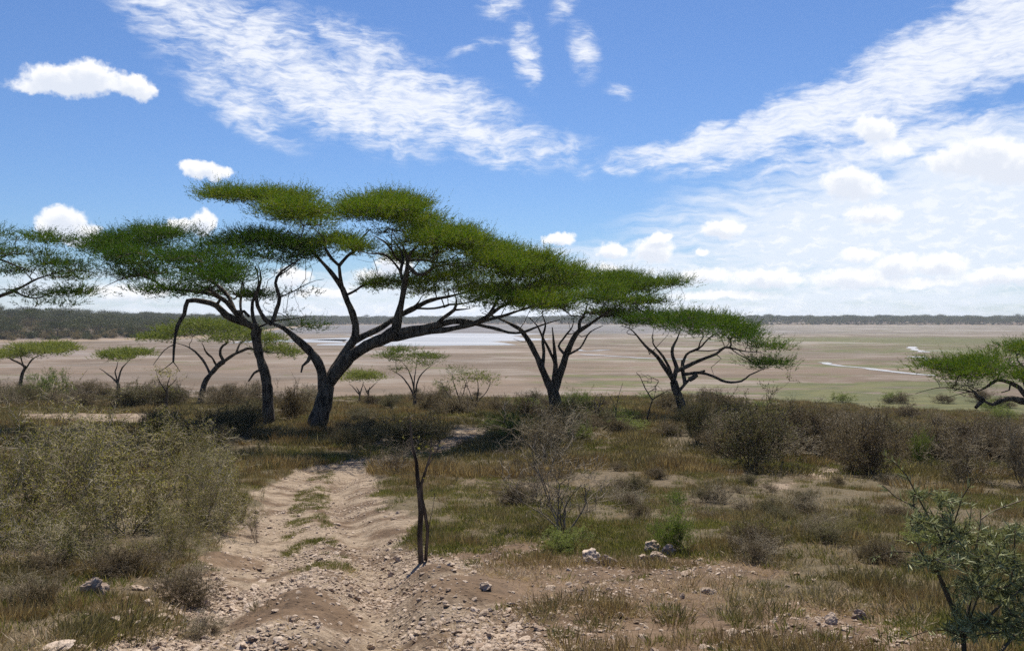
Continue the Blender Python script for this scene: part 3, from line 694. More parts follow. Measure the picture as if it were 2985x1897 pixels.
def tree_left():
    t = Tree(V1, 37.2, 2)
    t.limb([(1602, 1510), (1592, 1400), (1585, 1290), (1568, 1170), (1532, 1050), (1520, 970), (1530, 930)], 33, 25, grow=2)
    t.limb([(1530, 940), (1470, 915), (1400, 892), (1345, 860), (1290, 800), (1210, 776), (1120, 774), (1095, 850), (1052, 920), (1036, 1030), (1030, 1130)], 26, 6, 0, -1.5, 2)
    t.limb([(1030, 1130), (990, 1160), (940, 1195)], 4, 2, -1.5, -1.6, 2); t.limb([(1030, 1130), (1050, 1165), (1070, 1190)], 4, 2, -1.5, -1.2, 2)
    t.limb([(1045, 1020), (980, 1060), (910, 1150)], 4, 1.5, -1.5, -2, 2)
    t.limb([(1470, 905), (1400, 835), (1350, 775), (1270, 735), (1150, 715), (1030, 700), (900, 690)], 18, 6, 0, -1.5, .5)
    t.limb([(1400, 835), (1370, 770), (1320, 700), (1240, 640), (1120, 590), (980, 560)], 14, 6, 0, 1.2, .5)
    t.limb([(1400, 850), (1450, 838), (1482, 862)], 15, 8, 0, -.4, 2)
    t.limb([(1450, 880), (1430, 780), (1440, 660), (1480, 560)], 9, 5, 0, 2, .5)
    t.limb([(1560, 900), (1520, 830), (1515, 760), (1545, 660), (1520, 560)], 13, 6, 0, .8, .5)
    t.limb([(1290, 800), (1310, 750), (1240, 700), (1150, 660)], 10, 5, -.6, -2.5, .5)
    t.limb([(1000, 700), (860, 620), (730, 640), (610, 690)], 7, 3, -1, 0, .2)
    t.limb([(1560, 1165), (1510, 1195), (1478, 1245)], 10, 5, 0, .8, 2)
    t.limb([(1590, 910), (1660, 880), (1740, 870), (1850, 860)], 7, 3, 0, 1, .5)
    P_ = [(300, 575, 85, 20, 0, 3), (260, 590, 60, 18, -1, 2), (370, 560, 75, 22, 2, 3), (430, 560, 60, 20, 0, 3), (330, 610, 75, 22, -4.5, 2.0), (400, 625, 80, 26, -5.4, 2.2), (460, 610, 70, 26, 1, 3),
          (530, 580, 65, 20, 2, 3), (600, 570, 75, 20, 0, 3), (680, 590, 65, 20, 1, 3), (560, 610, 80, 26, -2, 3), (640, 620, 60, 22, 2, 2.5), (350, 650, 50, 16, 1, 2.4), (430, 665, 85, 22, -6, 2), (510, 655, 60, 24, -5, 2),
          (400, 690, 75, 14, -6.4, 1.8), (490, 695, 70, 16, 1, 2.5), (560, 665, 50, 18, 1.6, 2.2), (290, 650, 45, 10, 0, 1.6), (590, 700, 40, 12, 2, 1.8), (720, 605, 40, 14, 0, 2), (470, 640, 65, 20, 0, 2.5), (545, 640, 60, 20, 2, 2.5), (610, 642, 50, 14, 0, 2), (360, 590, 70, 18, 2, 2.5), (300, 625, 50, 12, -2, 2)]
    a = t.attract(ov(P_, V1), 6.0)
    a += t.attract(ov([(660, 740, 60, 8, 1, 1.2), (720, 775, 40, 14, 1, 1.2), (700, 690, 30, 10, 0, 1)], V1), 2.2)
    t.grow(a, tip=.006, gain=.0085, fill=.30)
    return t.finish('flat-topped acacia with straight slim trunk and a dead limb hanging down at its left', 'tree', per=24, size=.46)
def tree_mid():
    t = Tree(V3, 46.0, 3)
    t.limb([(550, 1180), (548, 1100), (540, 1040), (530, 990)], 40, 34, grow=2)
    t.limb([(530, 1010), (500, 950), (462, 870), (420, 770), (372, 680), (335, 630), (270, 595), (190, 560), (110, 535)], 26, 6, 0, 1, .55)
    t.limb([(470, 860), (478, 780), (474, 690), (490, 610), (470, 540)], 12, 6, .3, 1.6, .5)
    t.limb([(535, 1000), (550, 900), (548, 800), (540, 700), (530, 620)], 20, 9, 0, -1, .6)
    t.limb([(550, 840), (520, 760), (480, 680), (440, 610), (390, 560)], 10, 5, -.3, -2, .5)
    t.limb([(552, 1010), (590, 890), (622, 790), (668, 680), (700, 635), (755, 600), (815, 555), (860, 520)], 28, 9, 0, -.6, .6)
    t.limb([(610, 780), (570, 725), (600, 680), (650, 615), (660, 560)], 9, 5, 0, 1, .5)
    t.limb([(620, 790), (700, 745), (760, 650), (830, 610)], 8, 4, 0, 2, .5)
    t.limb([(690, 640), (692, 575), (725, 525), (740, 470)], 12, 6, 0, .6, .5)
    t.limb([(745, 600), (850, 530), (960, 470), (1060, 440), (1130, 410), (1250, 368)], 8, 3, -.3, -1, .4)
    t.limb([(815, 555), (950, 545), (1080, 548), (1180, 530), (1260, 520)], 8, 3, -.6, .8, .4)
    t.limb([(300, 700), (340, 730), (300, 690)], 3, 2, .8, .8, 2)
    P_ = [(1180, 690, 45, 18, 1, 2.5), (1230, 700, 55, 22, 3, 3), (1300, 690, 60, 26, 2, 3.5), (1350, 680, 60, 22, 3, 3), (1290, 730, 60, 20, -1, 3), (1370, 715, 65, 28, -2, 3.5), (1420, 685, 65, 24, 1, 4), (1410, 660, 55, 14, 3, 3), (1440, 715, 65, 26, -1, 3.5),
          (1350, 650, 40, 10, 2, 2), (1480, 690, 60, 20, 2, 3.5), (1520, 670, 50, 9, 1, 2.5), (1560, 668, 40, 6, 0, 1.5), (1500, 715, 50, 12, 0, 2.5), (1550, 710, 40, 7, 0, 1.6), (1480, 740, 60, 16, 1, 3), (1420, 745, 60, 14, 2, 3), (1540, 742, 45, 6, .6, 1.6), (1460, 655, 40, 8, 2, 2), (1600, 664, 14, 3, -1, .6)]
    t.grow(t.attract(ov(P_, V3), 6.2), tip=.007, gain=.009, fill=.30)
    return t.finish('acacia whose trunk splits low into a narrow V, right of the big leaning acacia', 'tree', per=22, size=.46)
def tree_right():
    t = Tree(V3, 41.0, 4)
    t.limb([(1325, 1230), (1312, 1150), (1290, 1070), (1262, 985), (1252, 940)], 28, 23, grow=2)
    t.limb([(1250, 950), (1200, 865), (1150, 795), (1082, 735), (1030, 672), (990, 630), (940, 610)], 15, 5, 0, .6, .6)
    t.limb([(1240, 930), (1212, 850), (1165, 770), (1125, 710), (1130, 660)], 11, 5, 0, -1, .5)
    t.limb([(1258, 940), (1272, 860), (1250, 800), (1250, 745), (1275, 690), (1290, 640)], 15, 7, 0, .6, .5)
    t.limb([(1275, 885), (1340, 852), (1430, 812), (1510, 782), (1560, 742), (1650, 760), (1770, 770)], 14, 4, 0, -.8, .5)
    t.limb([(1300, 840), (1330, 765), (1400, 735), (1460, 680), (1520, 650)], 10, 5, 0, 1.2, .4)
    t.limb([(1285, 1010), (1330, 960), (1350, 930), (1385, 895), (1440, 878)], 12, 6, 0, -.3, 2)
    t.limb([(1355, 925), (1375, 912), (1392, 905)], 20, 10, -.1, -.1, 2)
    t.limb([(1312, 960), (1308, 900), (1305, 815)], 13, 10, 0, .2, 2)
    t.limb([(1300, 895), (1400, 886), (1480, 908), (1560, 940), (1650, 935), (1700, 900), (1745, 882), (1800, 860)], 11, 5, .1, -.7, .8)
    t.limb([(1590, 745), (1650, 790), (1720, 830), (1780, 860)], 4, 2, -.3, -.7, .3)
    t.limb([(1510, 780), (1540, 810), (1480, 860), (1490, 900)], 3, 1.5, -.3, -.3, 2)
    P_ = [(1520, 757, 50, 12, 0, 2), (1570, 755, 50, 16, 1.4, 2.4), (1620, 750, 55, 16, -.6, 2.4), (1660, 760, 60, 18, 1, 3), (1600, 772, 50, 14, -1.8, 2), (1690, 775, 60, 22, -1.4, 2.6), (1730, 785, 45, 20, .6, 2.4), (1745, 800, 38, 16, -1, 2), (1650, 785, 60, 16, -2, 2),
          (1810, 818, 32, 8, -.8, 1.2), (1800, 858, 42, 9, -.7, 1.3), (1770, 845, 25, 7, -.6, .8), (1770, 815, 25, 6, -.4, .8)]
    t.grow(t.attract(ov(P_, V3), 6.0), tip=.007, fill=.25)
    return t.finish('smaller acacia with one long low bare limb reaching right, in front of the mud flats', 'tree', per=19, size=.40, top_r=.5)
def tree_edge_right():
    t = Tree(V4, 39.0, 5)
    t.limb([(2330, 1060), (2335, 980), (2300, 880), (2230, 800), (2140, 765)], 48, 36, grow=2)
    t.limb([(2140, 765), (2070, 750), (2000, 735), (1935, 742), (1868, 772), (1805, 742), (1742, 700)], 26, 9, 0, -1, .8)
    t.limb([(1805, 745), (1770, 780), (1755, 795)], 15, 12, -.8, -1, 2)
    t.limb([(1780, 745), (1745, 715), (1740, 690), (1700, 650)], 15, 6, -.8, -1, .5)
    t.limb([(2140, 770), (2080, 700), (2050, 660), (1990, 625), (1900, 608), (1850, 640), (1780, 680), (1700, 640)], 20, 6, 0, .8, .5)
    t.limb([(2000, 640), (1985, 680), (1930, 692)], 7, 4, .4, .2, 2)
    t.limb([(2100, 700), (2080, 600), (2030, 520), (1950, 480)], 14, 6, .3, 1.5, .4)
    t.limb([(2180, 780), (2250, 700), (2300, 600), (2350, 500)], 20, 8, 0, .6, .4)
    t.limb([(1720, 660), (1600, 640), (1500, 640), (1400, 670), (1340, 700)], 6, 1.5, -.6, -1.5, .3)
    t.limb([(1700, 670), (1600, 700), (1500, 740)], 4, 1.2, -.6, -.3, .3)
    P_ = [(2200, 862, 38, 10, -.6, 1.5), (2250, 870, 40, 12, 0, 2), (2290, 860, 50, 16, 1, 2.4), (2340, 840, 50, 18, 0, 2.4), (2390, 825, 45, 16, 1, 2.6), (2440, 830, 60, 20, 0, 2.6), (2300, 885, 50, 16, -1.4, 2.2), (2360, 870, 60, 22, -1.4, 2.4),
          (2250, 890, 40, 14, 1.4, 2), (2410, 870, 50, 22, 1, 2.4), (2270, 910, 40, 10, -.6, 1.4), (2500, 850, 70, 24, 0, 3), (2560, 850, 70, 22, 1, 3), (2600, 870, 60, 18, -1, 2.6), (2420, 890, 40, 12, -1.4, 2)]
    t.grow(t.attract(ov(P_, V4), 6.5), tip=.007, fill=.2)
    return t.finish('acacia cut by the right edge of the view, its dark gnarled limb sagging low', 'tree', per=19, size=.42)
def tree_edge_left():
    t = Tree(V1, 38.0, 6)
    t.limb([(-760, 1560), (-740, 1400), (-690, 1220), (-560, 1040), (-420, 940)], 46, 30, grow=2)
    t.limb([(-420, 940), (-250, 850), (-100, 790), (0, 742), (80, 712), (160, 675), (230, 635), (330, 608), (420, 560), (500, 540)], 18, 3, 0, -1, .5)
    t.limb([(80, 712), (170, 748), (240, 742), (320, 715), (440, 710)], 7, 2.5, -.4, 0, .3)
    t.limb([(-420, 940), (-300, 760), (-150, 620), (0, 520), (60, 490)], 20, 6, 0, 1, .4)
    t.limb([(-100, 600), (0, 525), (110, 560), (220, 610), (230, 640)], 7, 4, .5, -.4, .3)
    t.limb([(-100, 660), (-20, 560), (60, 520), (140, 500), (240, 510)], 6, 3, .5, 1, .3)
    t.limb([(-520, 1000), (-560, 800), (-540, 640)], 18, 8, 0, 0, .4)
    t.limb([(310, 610), (420, 580), (560, 600)], 3, 1.5, -.6, -.6, .2)
    D_ = [(15, 555, 55, 16, 0, 2.4), (70, 562, 50, 12, 1, 2.2), (-40, 555, 60, 18, -1, 2.6), (130, 568, 32, 6, 0, 1.4), (0, 590, 60, 12, -1.4, 2.2), (-120, 570, 80, 22, 0, 3), (-200, 590, 80, 22, 1, 3), (-280, 610, 70, 22, 0, 3), (-100, 620, 60, 18, -2, 2.5)]
    Sp = [(60, 600, 70, 10, 1, 1.8), (130, 625, 70, 10, 0, 1.8), (190, 640, 50, 8, -.6, 1.4), (150, 655, 60, 8, .6, 1.4), (100, 693, 60, 7, -.4, 1.4), (180, 690, 60, 7, 0, 1.4), (60, 640, 60, 8, .6, 1.4), (130, 715, 50, 5, 0, 1.0)]
    t.grow(t.attract(ov(D_, V1), 5.4) + t.attract(ov(Sp, V1), 5.4), tip=.006, fill=.15)
    return t.finish('acacia cut by the left edge of the view, thin sparse branches reaching right against sky', 'tree', per=17, size=.40, top_r=.34)
tree_main(); tree_left(); tree_mid(); tree_right(); tree_edge_right(); tree_edge_left()

def small_trees():
    t = Tree(V1, 84, 11)
    t.limb([(115, 1330), (118, 1250), (150, 1160)], 11, 9, grow=2); t.limb([(150, 1160), (60, 1110), (0, 1090)], 6, 3); t.limb([(140, 1190), (200, 1110), (270, 1080)], 6, 3, 0, 1)
    t.limb([(145, 1170), (130, 1110), (110, 1070)], 5, 3, 0, -1)
    t.grow(t.attract([(60, 1090, 90, 22, 0, 3), (170, 1060, 110, 26, 1, 3.5), (270, 1080, 110, 28, -1, 3.5), (380, 1060, 60, 14, 0, 2), (330, 1040, 80, 14, 1, 2.5), (-30, 1110, 60, 22, 0, 2.5), (150, 1110, 100, 22, -2, 2)], 3.2), tip=.014, gain=.016)
    t.finish('umbrella acacia at the far left, behind the bright green bush', 'tree', leaf='young_leaf', per=19, size=.5, m=7, ll=.17, lw=.05, spread_r=.5, flat=.25)
    t = Tree(V1, 84, 12)
    t.limb([(698, 1340), (700, 1260)], 12, 9, grow=2); t.limb([(700, 1260), (650, 1210), (590, 1170)], 6, 3, 0, 1); t.limb([(700, 1260), (688, 1190), (700, 1130)], 5, 3, 0, -1); t.limb([(705, 1260), (722, 1180), (775, 1115)], 6, 3)
    t.grow(t.attract([(650, 1100, 90, 20, 0, 3), (740, 1085, 100, 18, 1, 3), (820, 1085, 70, 12, 0, 2.4), (580, 1130, 50, 14, 0, 2), (700, 1115, 80, 16, -2, 2)], 3.2), tip=.014, gain=.016)
    t.finish('small flat-topped acacia second from the left among dry scrub, before the violet water', 'tree', leaf='young_leaf', per=19, size=.5, m=7, ll=.17, lw=.05, spread_r=.5, flat=.25)
    t = Tree(V1, 66, 13)
    t.limb([(1185, 1420), (1195, 1330), (1220, 1250), (1290, 1160), (1330, 1130)], 18, 13, grow=2)
    t.limb([(1250, 1210), (1190, 1100), (1130, 1050), (1050, 1020)], 9, 4, 0, 1); t.limb([(1330, 1130), (1400, 1080), (1480, 1050), (1580, 1070), (1680, 1080)], 11, 4, 0, -1)
    t.limb([(1330, 1130), (1310, 1070), (1350, 1010), (1340, 960)], 10, 5); t.limb([(1300, 1150), (1240, 1080), (1200, 1020)], 8, 4, 0, -2); t.limb([(1400, 1080), (1430, 1020), (1480, 980)], 7, 4, 0, 1.5)
    t.grow(t.attract([(940, 1000, 90, 28, 0, 2.6), (1050, 960, 110, 32, 1, 3), (1160, 920, 110, 28, 0, 3), (1270, 930, 110, 30, 1.5, 3.4), (1390, 940, 110, 32, 0, 3.6), (1180, 980, 110, 30, -1.5, 3), (1470, 990, 110, 32, -1, 3.4), (1560, 1010, 100, 30, 1, 3),
                      (1640, 1060, 100, 26, 0, 2.6), (1710, 1090, 70, 18, 0, 2), (1330, 1000, 90, 22, -2.5, 2)], 3.4), tip=.012, gain=.014)
    t.finish('wide yellow-green acacia standing behind the slim straight trunk', 'tree', leaf='young_leaf', per=20, size=.42, m=7, ll=.15, lw=.042, spread_r=.45, flat=.3)
    t = Tree(V2, 60, 14)
    t.limb([(1040, 1410), (1040, 1350)], 12, 10, grow=2); t.limb([(1040, 1355), (1010, 1290), (960, 1220), (900, 1180)], 7, 3, 0, .6); t.limb([(1040, 1350), (1030, 1260), (1000, 1180), (960, 1130)], 6, 3, 0, -.6)
    t.limb([(1045, 1350), (1060, 1250), (1095, 1190), (1140, 1150)], 6, 3, 0, .5); t.limb([(1035, 1300), (1040, 1200), (1050, 1140)], 5, 3)
    t.grow(t.attract([(880, 1100, 70, 12, 0, 1.6), (960, 1070, 90, 14, .6, 2), (1060, 1105, 90, 18, 0, 2.2), (1130, 1110, 70, 12, 0, 1.6), (930, 1180, 80, 12, -.6, 1.6), (990, 1130, 80, 18, -1, 1.6), (1100, 1150, 60, 16, .5, 1.5)], 4.0), tip=.009, gain=.011)
    t.finish('young vase-shaped acacia standing alone before bare mud, right of the big trunk', 'tree', leaf='young_leaf', per=16, size=.34, m=7, ll=.11, lw=.03, spread_r=.32, flat=.3)
    for (bx, cx, w, sd, lab) in ((1295, 1270, 95, 15, 'thin sparse sapling left of its twin, behind the dry grass'), (1395, 1410, 105, 16, 'thin sparse sapling with two stems, nearer the V-shaped acacia')):
        t = Tree(V2, 52, sd)
        t.limb([(bx, 1480), (bx + 5, 1380), (cx + 10, 1290)], 7, 4, grow=.6); t.limb([(bx, 1390), (cx - 50, 1300), (cx - 80, 1240)], 4, 2); t.limb([(bx + 3, 1370), (cx + 60, 1290), (cx + 80, 1230)], 4, 2)
        t.limb([(bx + 3, 1340), (cx, 1250), (cx - 10, 1190)], 4, 2)
        t.grow(t.attract([(cx - 20, 1200 + (sd - 15)*20, w, 40, 0, 1.5), (cx, 1260, w, 40, 0, 1.6), (cx - 50, 1290, w*.7, 18, 0, 1.3), (cx + 40, 1240, w*.9, 16, 0, 1.3)], 3.0), tip=.008, gain=.009)
        t.finish(lab, 'tree', leaf='young_leaf', per=9, size=.30, m=6, ll=.09, lw=.026, spread_r=.3)
    for (bx, cx, sd, lab) in ((705, 690, 17, 'small dense acacia sapling at the edge of the flats, just right of the forked trunk'), (755, 770, 18, 'small acacia sapling beside another, nearer the lone vase-shaped acacia')):
        t = Tree(V2, 66, sd)
        t.limb([(bx, 1400), (bx + 2, 1330), (cx, 1280)], 7, 4, grow=.6); t.limb([(bx, 1320), (cx - 45, 1260)], 4, 2); t.limb([(bx, 1320), (cx + 45, 1250)], 4, 2)
        t.grow(t.attract([(cx, 1215, 80, 20, 0, 1.8), (cx - 20, 1240, 70, 20, 0, 1.8), (cx + 30, 1225, 60, 20, 0, 1.6)], 4.0), tip=.008, gain=.01)
        t.finish(lab, 'tree', leaf='young_leaf', per=14, size=.36, m=6, ll=.11, lw=.034, spread_r=.34)
    t = Tree(V1, 50, 19)
    t.limb([(985, 1470), (985, 1380), (990, 1290), (1010, 1220)], 9, 5, grow=.5); t.limb([(988, 1310), (950, 1250), (930, 1200)], 4, 2); t.limb([(990, 1290), (1050, 1230)], 4, 2)
    t.grow(t.attract([(990, 1240, 60, 60, 0, 1.1), (1000, 1320, 70, 60, 0, 1.1), (960, 1200, 50, 30, 0, .9)], 5), tip=.008, gain=.009)
    t.finish('slender leafy sapling below the tip of the dead hanging limb', 'tree', leaf='olive_leaf', per=6, size=.28, m=6, ll=.09, lw=.028, spread_r=.28)
    # leafless tree between the V-shaped and the low-limbed acacia
    t = Tree(V3, 38, 20)
    t.limb([(1092, 1270), (1090, 1200), (1102, 1120), (1125, 1050)], 7, 5, grow=.7); t.limb([(1125, 1050), (1080, 980), (1050, 910), (1030, 890)], 4, 1.5, 0, .4, .1); t.limb([(1120, 1060), (1190, 1015), (1235, 990)], 4, 1.5, 0, -.3, .1)
    t.limb([(1110, 1110), (1140, 1030), (1150, 960)], 3, 1.2, 0, .3, .1)
    t.grow(t.attract([(1070, 930, 60, 50, .3, .9), (1120, 960, 70, 50, 0, .9), (1180, 1000, 60, 30, -.2, .8)], 9), tip=.006, gain=.006)
    t.finish('leafless pale grey small tree left of the low-limbed acacia', 'tree', name='bare_tree', bark='bark_brown', leaf=None)
    t = Tree(V3, 35, 21)
    t.limb([(795, 1275), (850, 1215), (900, 1190), (950, 1188)], 7, 5, grow=.3); t.limb([(880, 1200), (895, 1120), (920, 1030), (950, 950)], 4, 1.5, 0, .3, .2); t.limb([(905, 1100), (880, 1040), (860, 1010)], 3, 1.2, 0, .2, .2)
    t.grow(t.attract([(900, 1060, 60, 60, .2, .8), (960, 1150, 70, 60, 0, .8), (890, 1140, 60, 50, 0, .8)], 8), tip=.006, gain=.006)
    t.finish('small thorn tree with leaning bent stem between two acacias', 'tree', name='bare_tree', bark='bark_olive', leaf='olive_leaf', per=2, size=.16, m=5, ll=.05, lw=.02, spread_r=.2)
    t = Tree(V3, 37, 22)
    t.limb([(800, 1210), (802, 1130), (815, 1060), (822, 1015)], 7, 3, grow=.2); t.limb([(802, 1150), (785, 1090), (790, 1030)], 4, 2, 0, .2, .2); t.limb([(805, 1120), (835, 1060), (845, 1030)], 4, 2, 0, 0, .2)
    t.grow(t.attract([(812, 1060, 35, 50, 0, .5), (805, 1110, 35, 50, 0, .5)], 26), tip=.007, gain=.007)
    t.finish('short dark upright tree stump with dense twigs among the shrubs', 'tree', name='bare_tree', bark='bark', leaf='olive_leaf', per=2, size=.15, m=5, ll=.05, lw=.02, spread_r=.15)
    # the near stem beside the track
    t = Tree(V6, 9.45, 23)
    t.limb([(1012, 1040), (1008, 960), (1006, 880), (1012, 760), (1002, 640), (990, 560), (985, 480), (962, 390), (952, 300), (950, 225)], 17, 9, grow=.3)
    t.limb([(1038, 1025), (1045, 940), (1052, 860), (1038, 760), (1022, 680), (1018, 600), (1045, 510), (1068, 430), (1072, 330)], 12, 8, .05, -.05, .6, attach=False)
    t.limb([(1052, 860), (1072, 770), (1085, 700), (1088, 650)], 3, 1, 0, .1, .3)
    t.limb([(990, 500), (960, 420), (930, 360)], 4, 1.5, 0, .1, .3)
    t.limb([(1045, 500), (1090, 420), (1120, 370)], 4, 1.5, 0, .1, .3)
    t.grow(t.attract([(955, 270, 40, 60, 0, .15), (960, 380, 60, 60, 0, .2), (1060, 420, 50, 60, 0, .2), (1000, 620, 34, 130, 0, .12), (1015, 800, 28, 100, 0, .1)], 110), tip=.0022, gain=.0022)
    t.finish('dead-looking twin-stemmed little tree standing alone at the stony edge of the track', 'tree', name='bare_tree', bark='bark', leaf='olive_leaf', per=1, size=.04, m=4, ll=.026, lw=.010, spread_r=.04)
small_trees()

# ------------------------------------------------------------------ shrubs
def shrub_proto(seed, h, spread, stems, levels, per, bark, leaf, leafn, ll, lw, r0, droop=0.0, tw=.0035, lean=.5, zig=.22, sides=3):
    """a clump of branching stems; returns (wood mesh, leaf mesh or None)"""
    rng = np.random.default_rng(seed); chains = []; tips = []
    def go(p, d, L, r, lev):
        n = 5; pts = [p]; dd = d
        for k in range(n):
            dd = norm(dd + rng.normal(size=3)*zig + np.array([0, 0, .06 - droop*k*.1])); pts.append(pts[-1] + dd*L/n)
        pts = np.array(pts); pts[:, 2] = np.maximum(pts[:, 2], .01)
        rr = np.linspace(r, max(tw*.6, r*.5), n + 1); chains.append((pts, rr))
        if lev >= levels - 1: tips.extend([(pts[k], pts[k] - pts[k - 1]) for k in range(1, n + 1)])
        if lev < levels:
            for _ in range(per[lev]):
                k = rng.integers(1, n + 1); base = pts[k]; ax = norm(rng.normal(size=3)); t = norm(pts[k] - pts[k - 1])
                nd = norm(t*.65 + norm(np.cross(t, ax))*rng.uniform(.5, 1.0) + np.array([0, 0, .12]))
                go(base, nd, L*rng.uniform(.38, .72), max(tw, rr[k]*.55), lev + 1)
    for _ in range(stems):
        a = rng.uniform(0, 2*math.pi); s_ = rng.uniform(.1, 1)*lean
        d = norm(np.array([math.cos(a)*s_*spread/h*1.6, math.sin(a)*s_*spread/h*1.6, 1]))
        go(np.array([math.cos(a), math.sin(a), 0])*spread*.10*rng.uniform(), d, h*rng.uniform(.55, .95), r0*rng.uniform(.6, 1), 0)
    v, f = tubes(chains, sides); ex = np.quantile(np.hypot(v[:, 0], v[:, 1]), .97)*2; ez = np.quantile(v[:, 2], .985); NS = np.array([1/ex, 1/ex, 1/ez])
    wood = mesh_np('stems', v*NS, [f], [M[bark]], smooth=True)
    lm = None
    if leafn:
        P = np.array([p for p, _ in tips]); D = norm(np.array([d for _, d in tips])); P = np.repeat(P, leafn, 0); D = np.repeat(D, leafn, 0); N = len(P)
        P = P + rng.normal(size=(N, 3))*ll*.6
        d = norm(D*.5 + rng.normal(size=(N, 3))*.8 + np.array([0, 0, .3]))
        v, q, t_ = blades(P, d, ll*rng.uniform(.6, 1.3, N), lw*rng.uniform(.7, 1.2, N), bend=.15)
        lm = mesh_np('leaves', v*NS, [q, t_], [M[leaf]], attrs={'val': np.repeat(rng.random(N), 5)})
    return wood, lm
_proto = {}
def proto(kind, k):
    if (kind, k) not in _proto:
        sd = 100 + k*7 + hash_s(kind)
        _proto[(kind, k)] = {
            'thorn': lambda: shrub_proto(sd, 1.5, 1.5, 12, 3, (6, 5, 4), 'bark_thorn', 'olive_leaf', 1, .032, .012, .013, .03, .0040, .85, .40),
            'pale': lambda: shrub_proto(sd, 1.5, 1.3, 8, 3, (4, 4, 3), 'bark_pale', None, 0, 0, 0, .018, .02, .0042, .75),
            'dry': lambda: shrub_proto(sd, 1.5, 1.5, 22, 3, (5, 4, 3), 'bark_brown', 'dry_leaf', 1, .05, .022, .014, 0, .006, .75),
            'dark': lambda: shrub_proto(sd, 1.5, 1.3, 20, 3, (5, 4, 3), 'bark_brown', 'dull_leaf', 1, .05, .02, .014, 0, .006, .65),
            'green': lambda: shrub_proto(sd, 1.2, 1.2, 12, 3, (5, 4, 2), 'bark_olive', 'green_leaf', 3, .045, .014, .012, 0, .004, .8),
            'grey': lambda: shrub_proto(sd, 1.5, 1.6, 20, 3, (5, 4, 3), 'bark_thorn', 'dry_leaf', 1, .03, .015, .012, 0, .0055, .8)}[kind]()
    return _proto[(kind, k)]
def hash_s(s): return sum(ord(c)*(i + 3) for i, c in enumerate(s)) % 997
def shrub(x, y, sx, sz, kind, k, label, group=None, name='shrub', rz=None):
    z = float(gz(np.array([x]), np.array([y]))[0])
    R_ = root(name, (x, y, z - .02), label, 'shrub', group)
    R_.rotation_euler = (0, 0, random.uniform(0, 6.28) if rz is None else rz); R_.scale = (sx, sx*random.uniform(.9, 1.1), sz)
    w, l = proto(kind, k); link('stems', w, R_)
    if l: link('leaves', l, R_)
    return R_
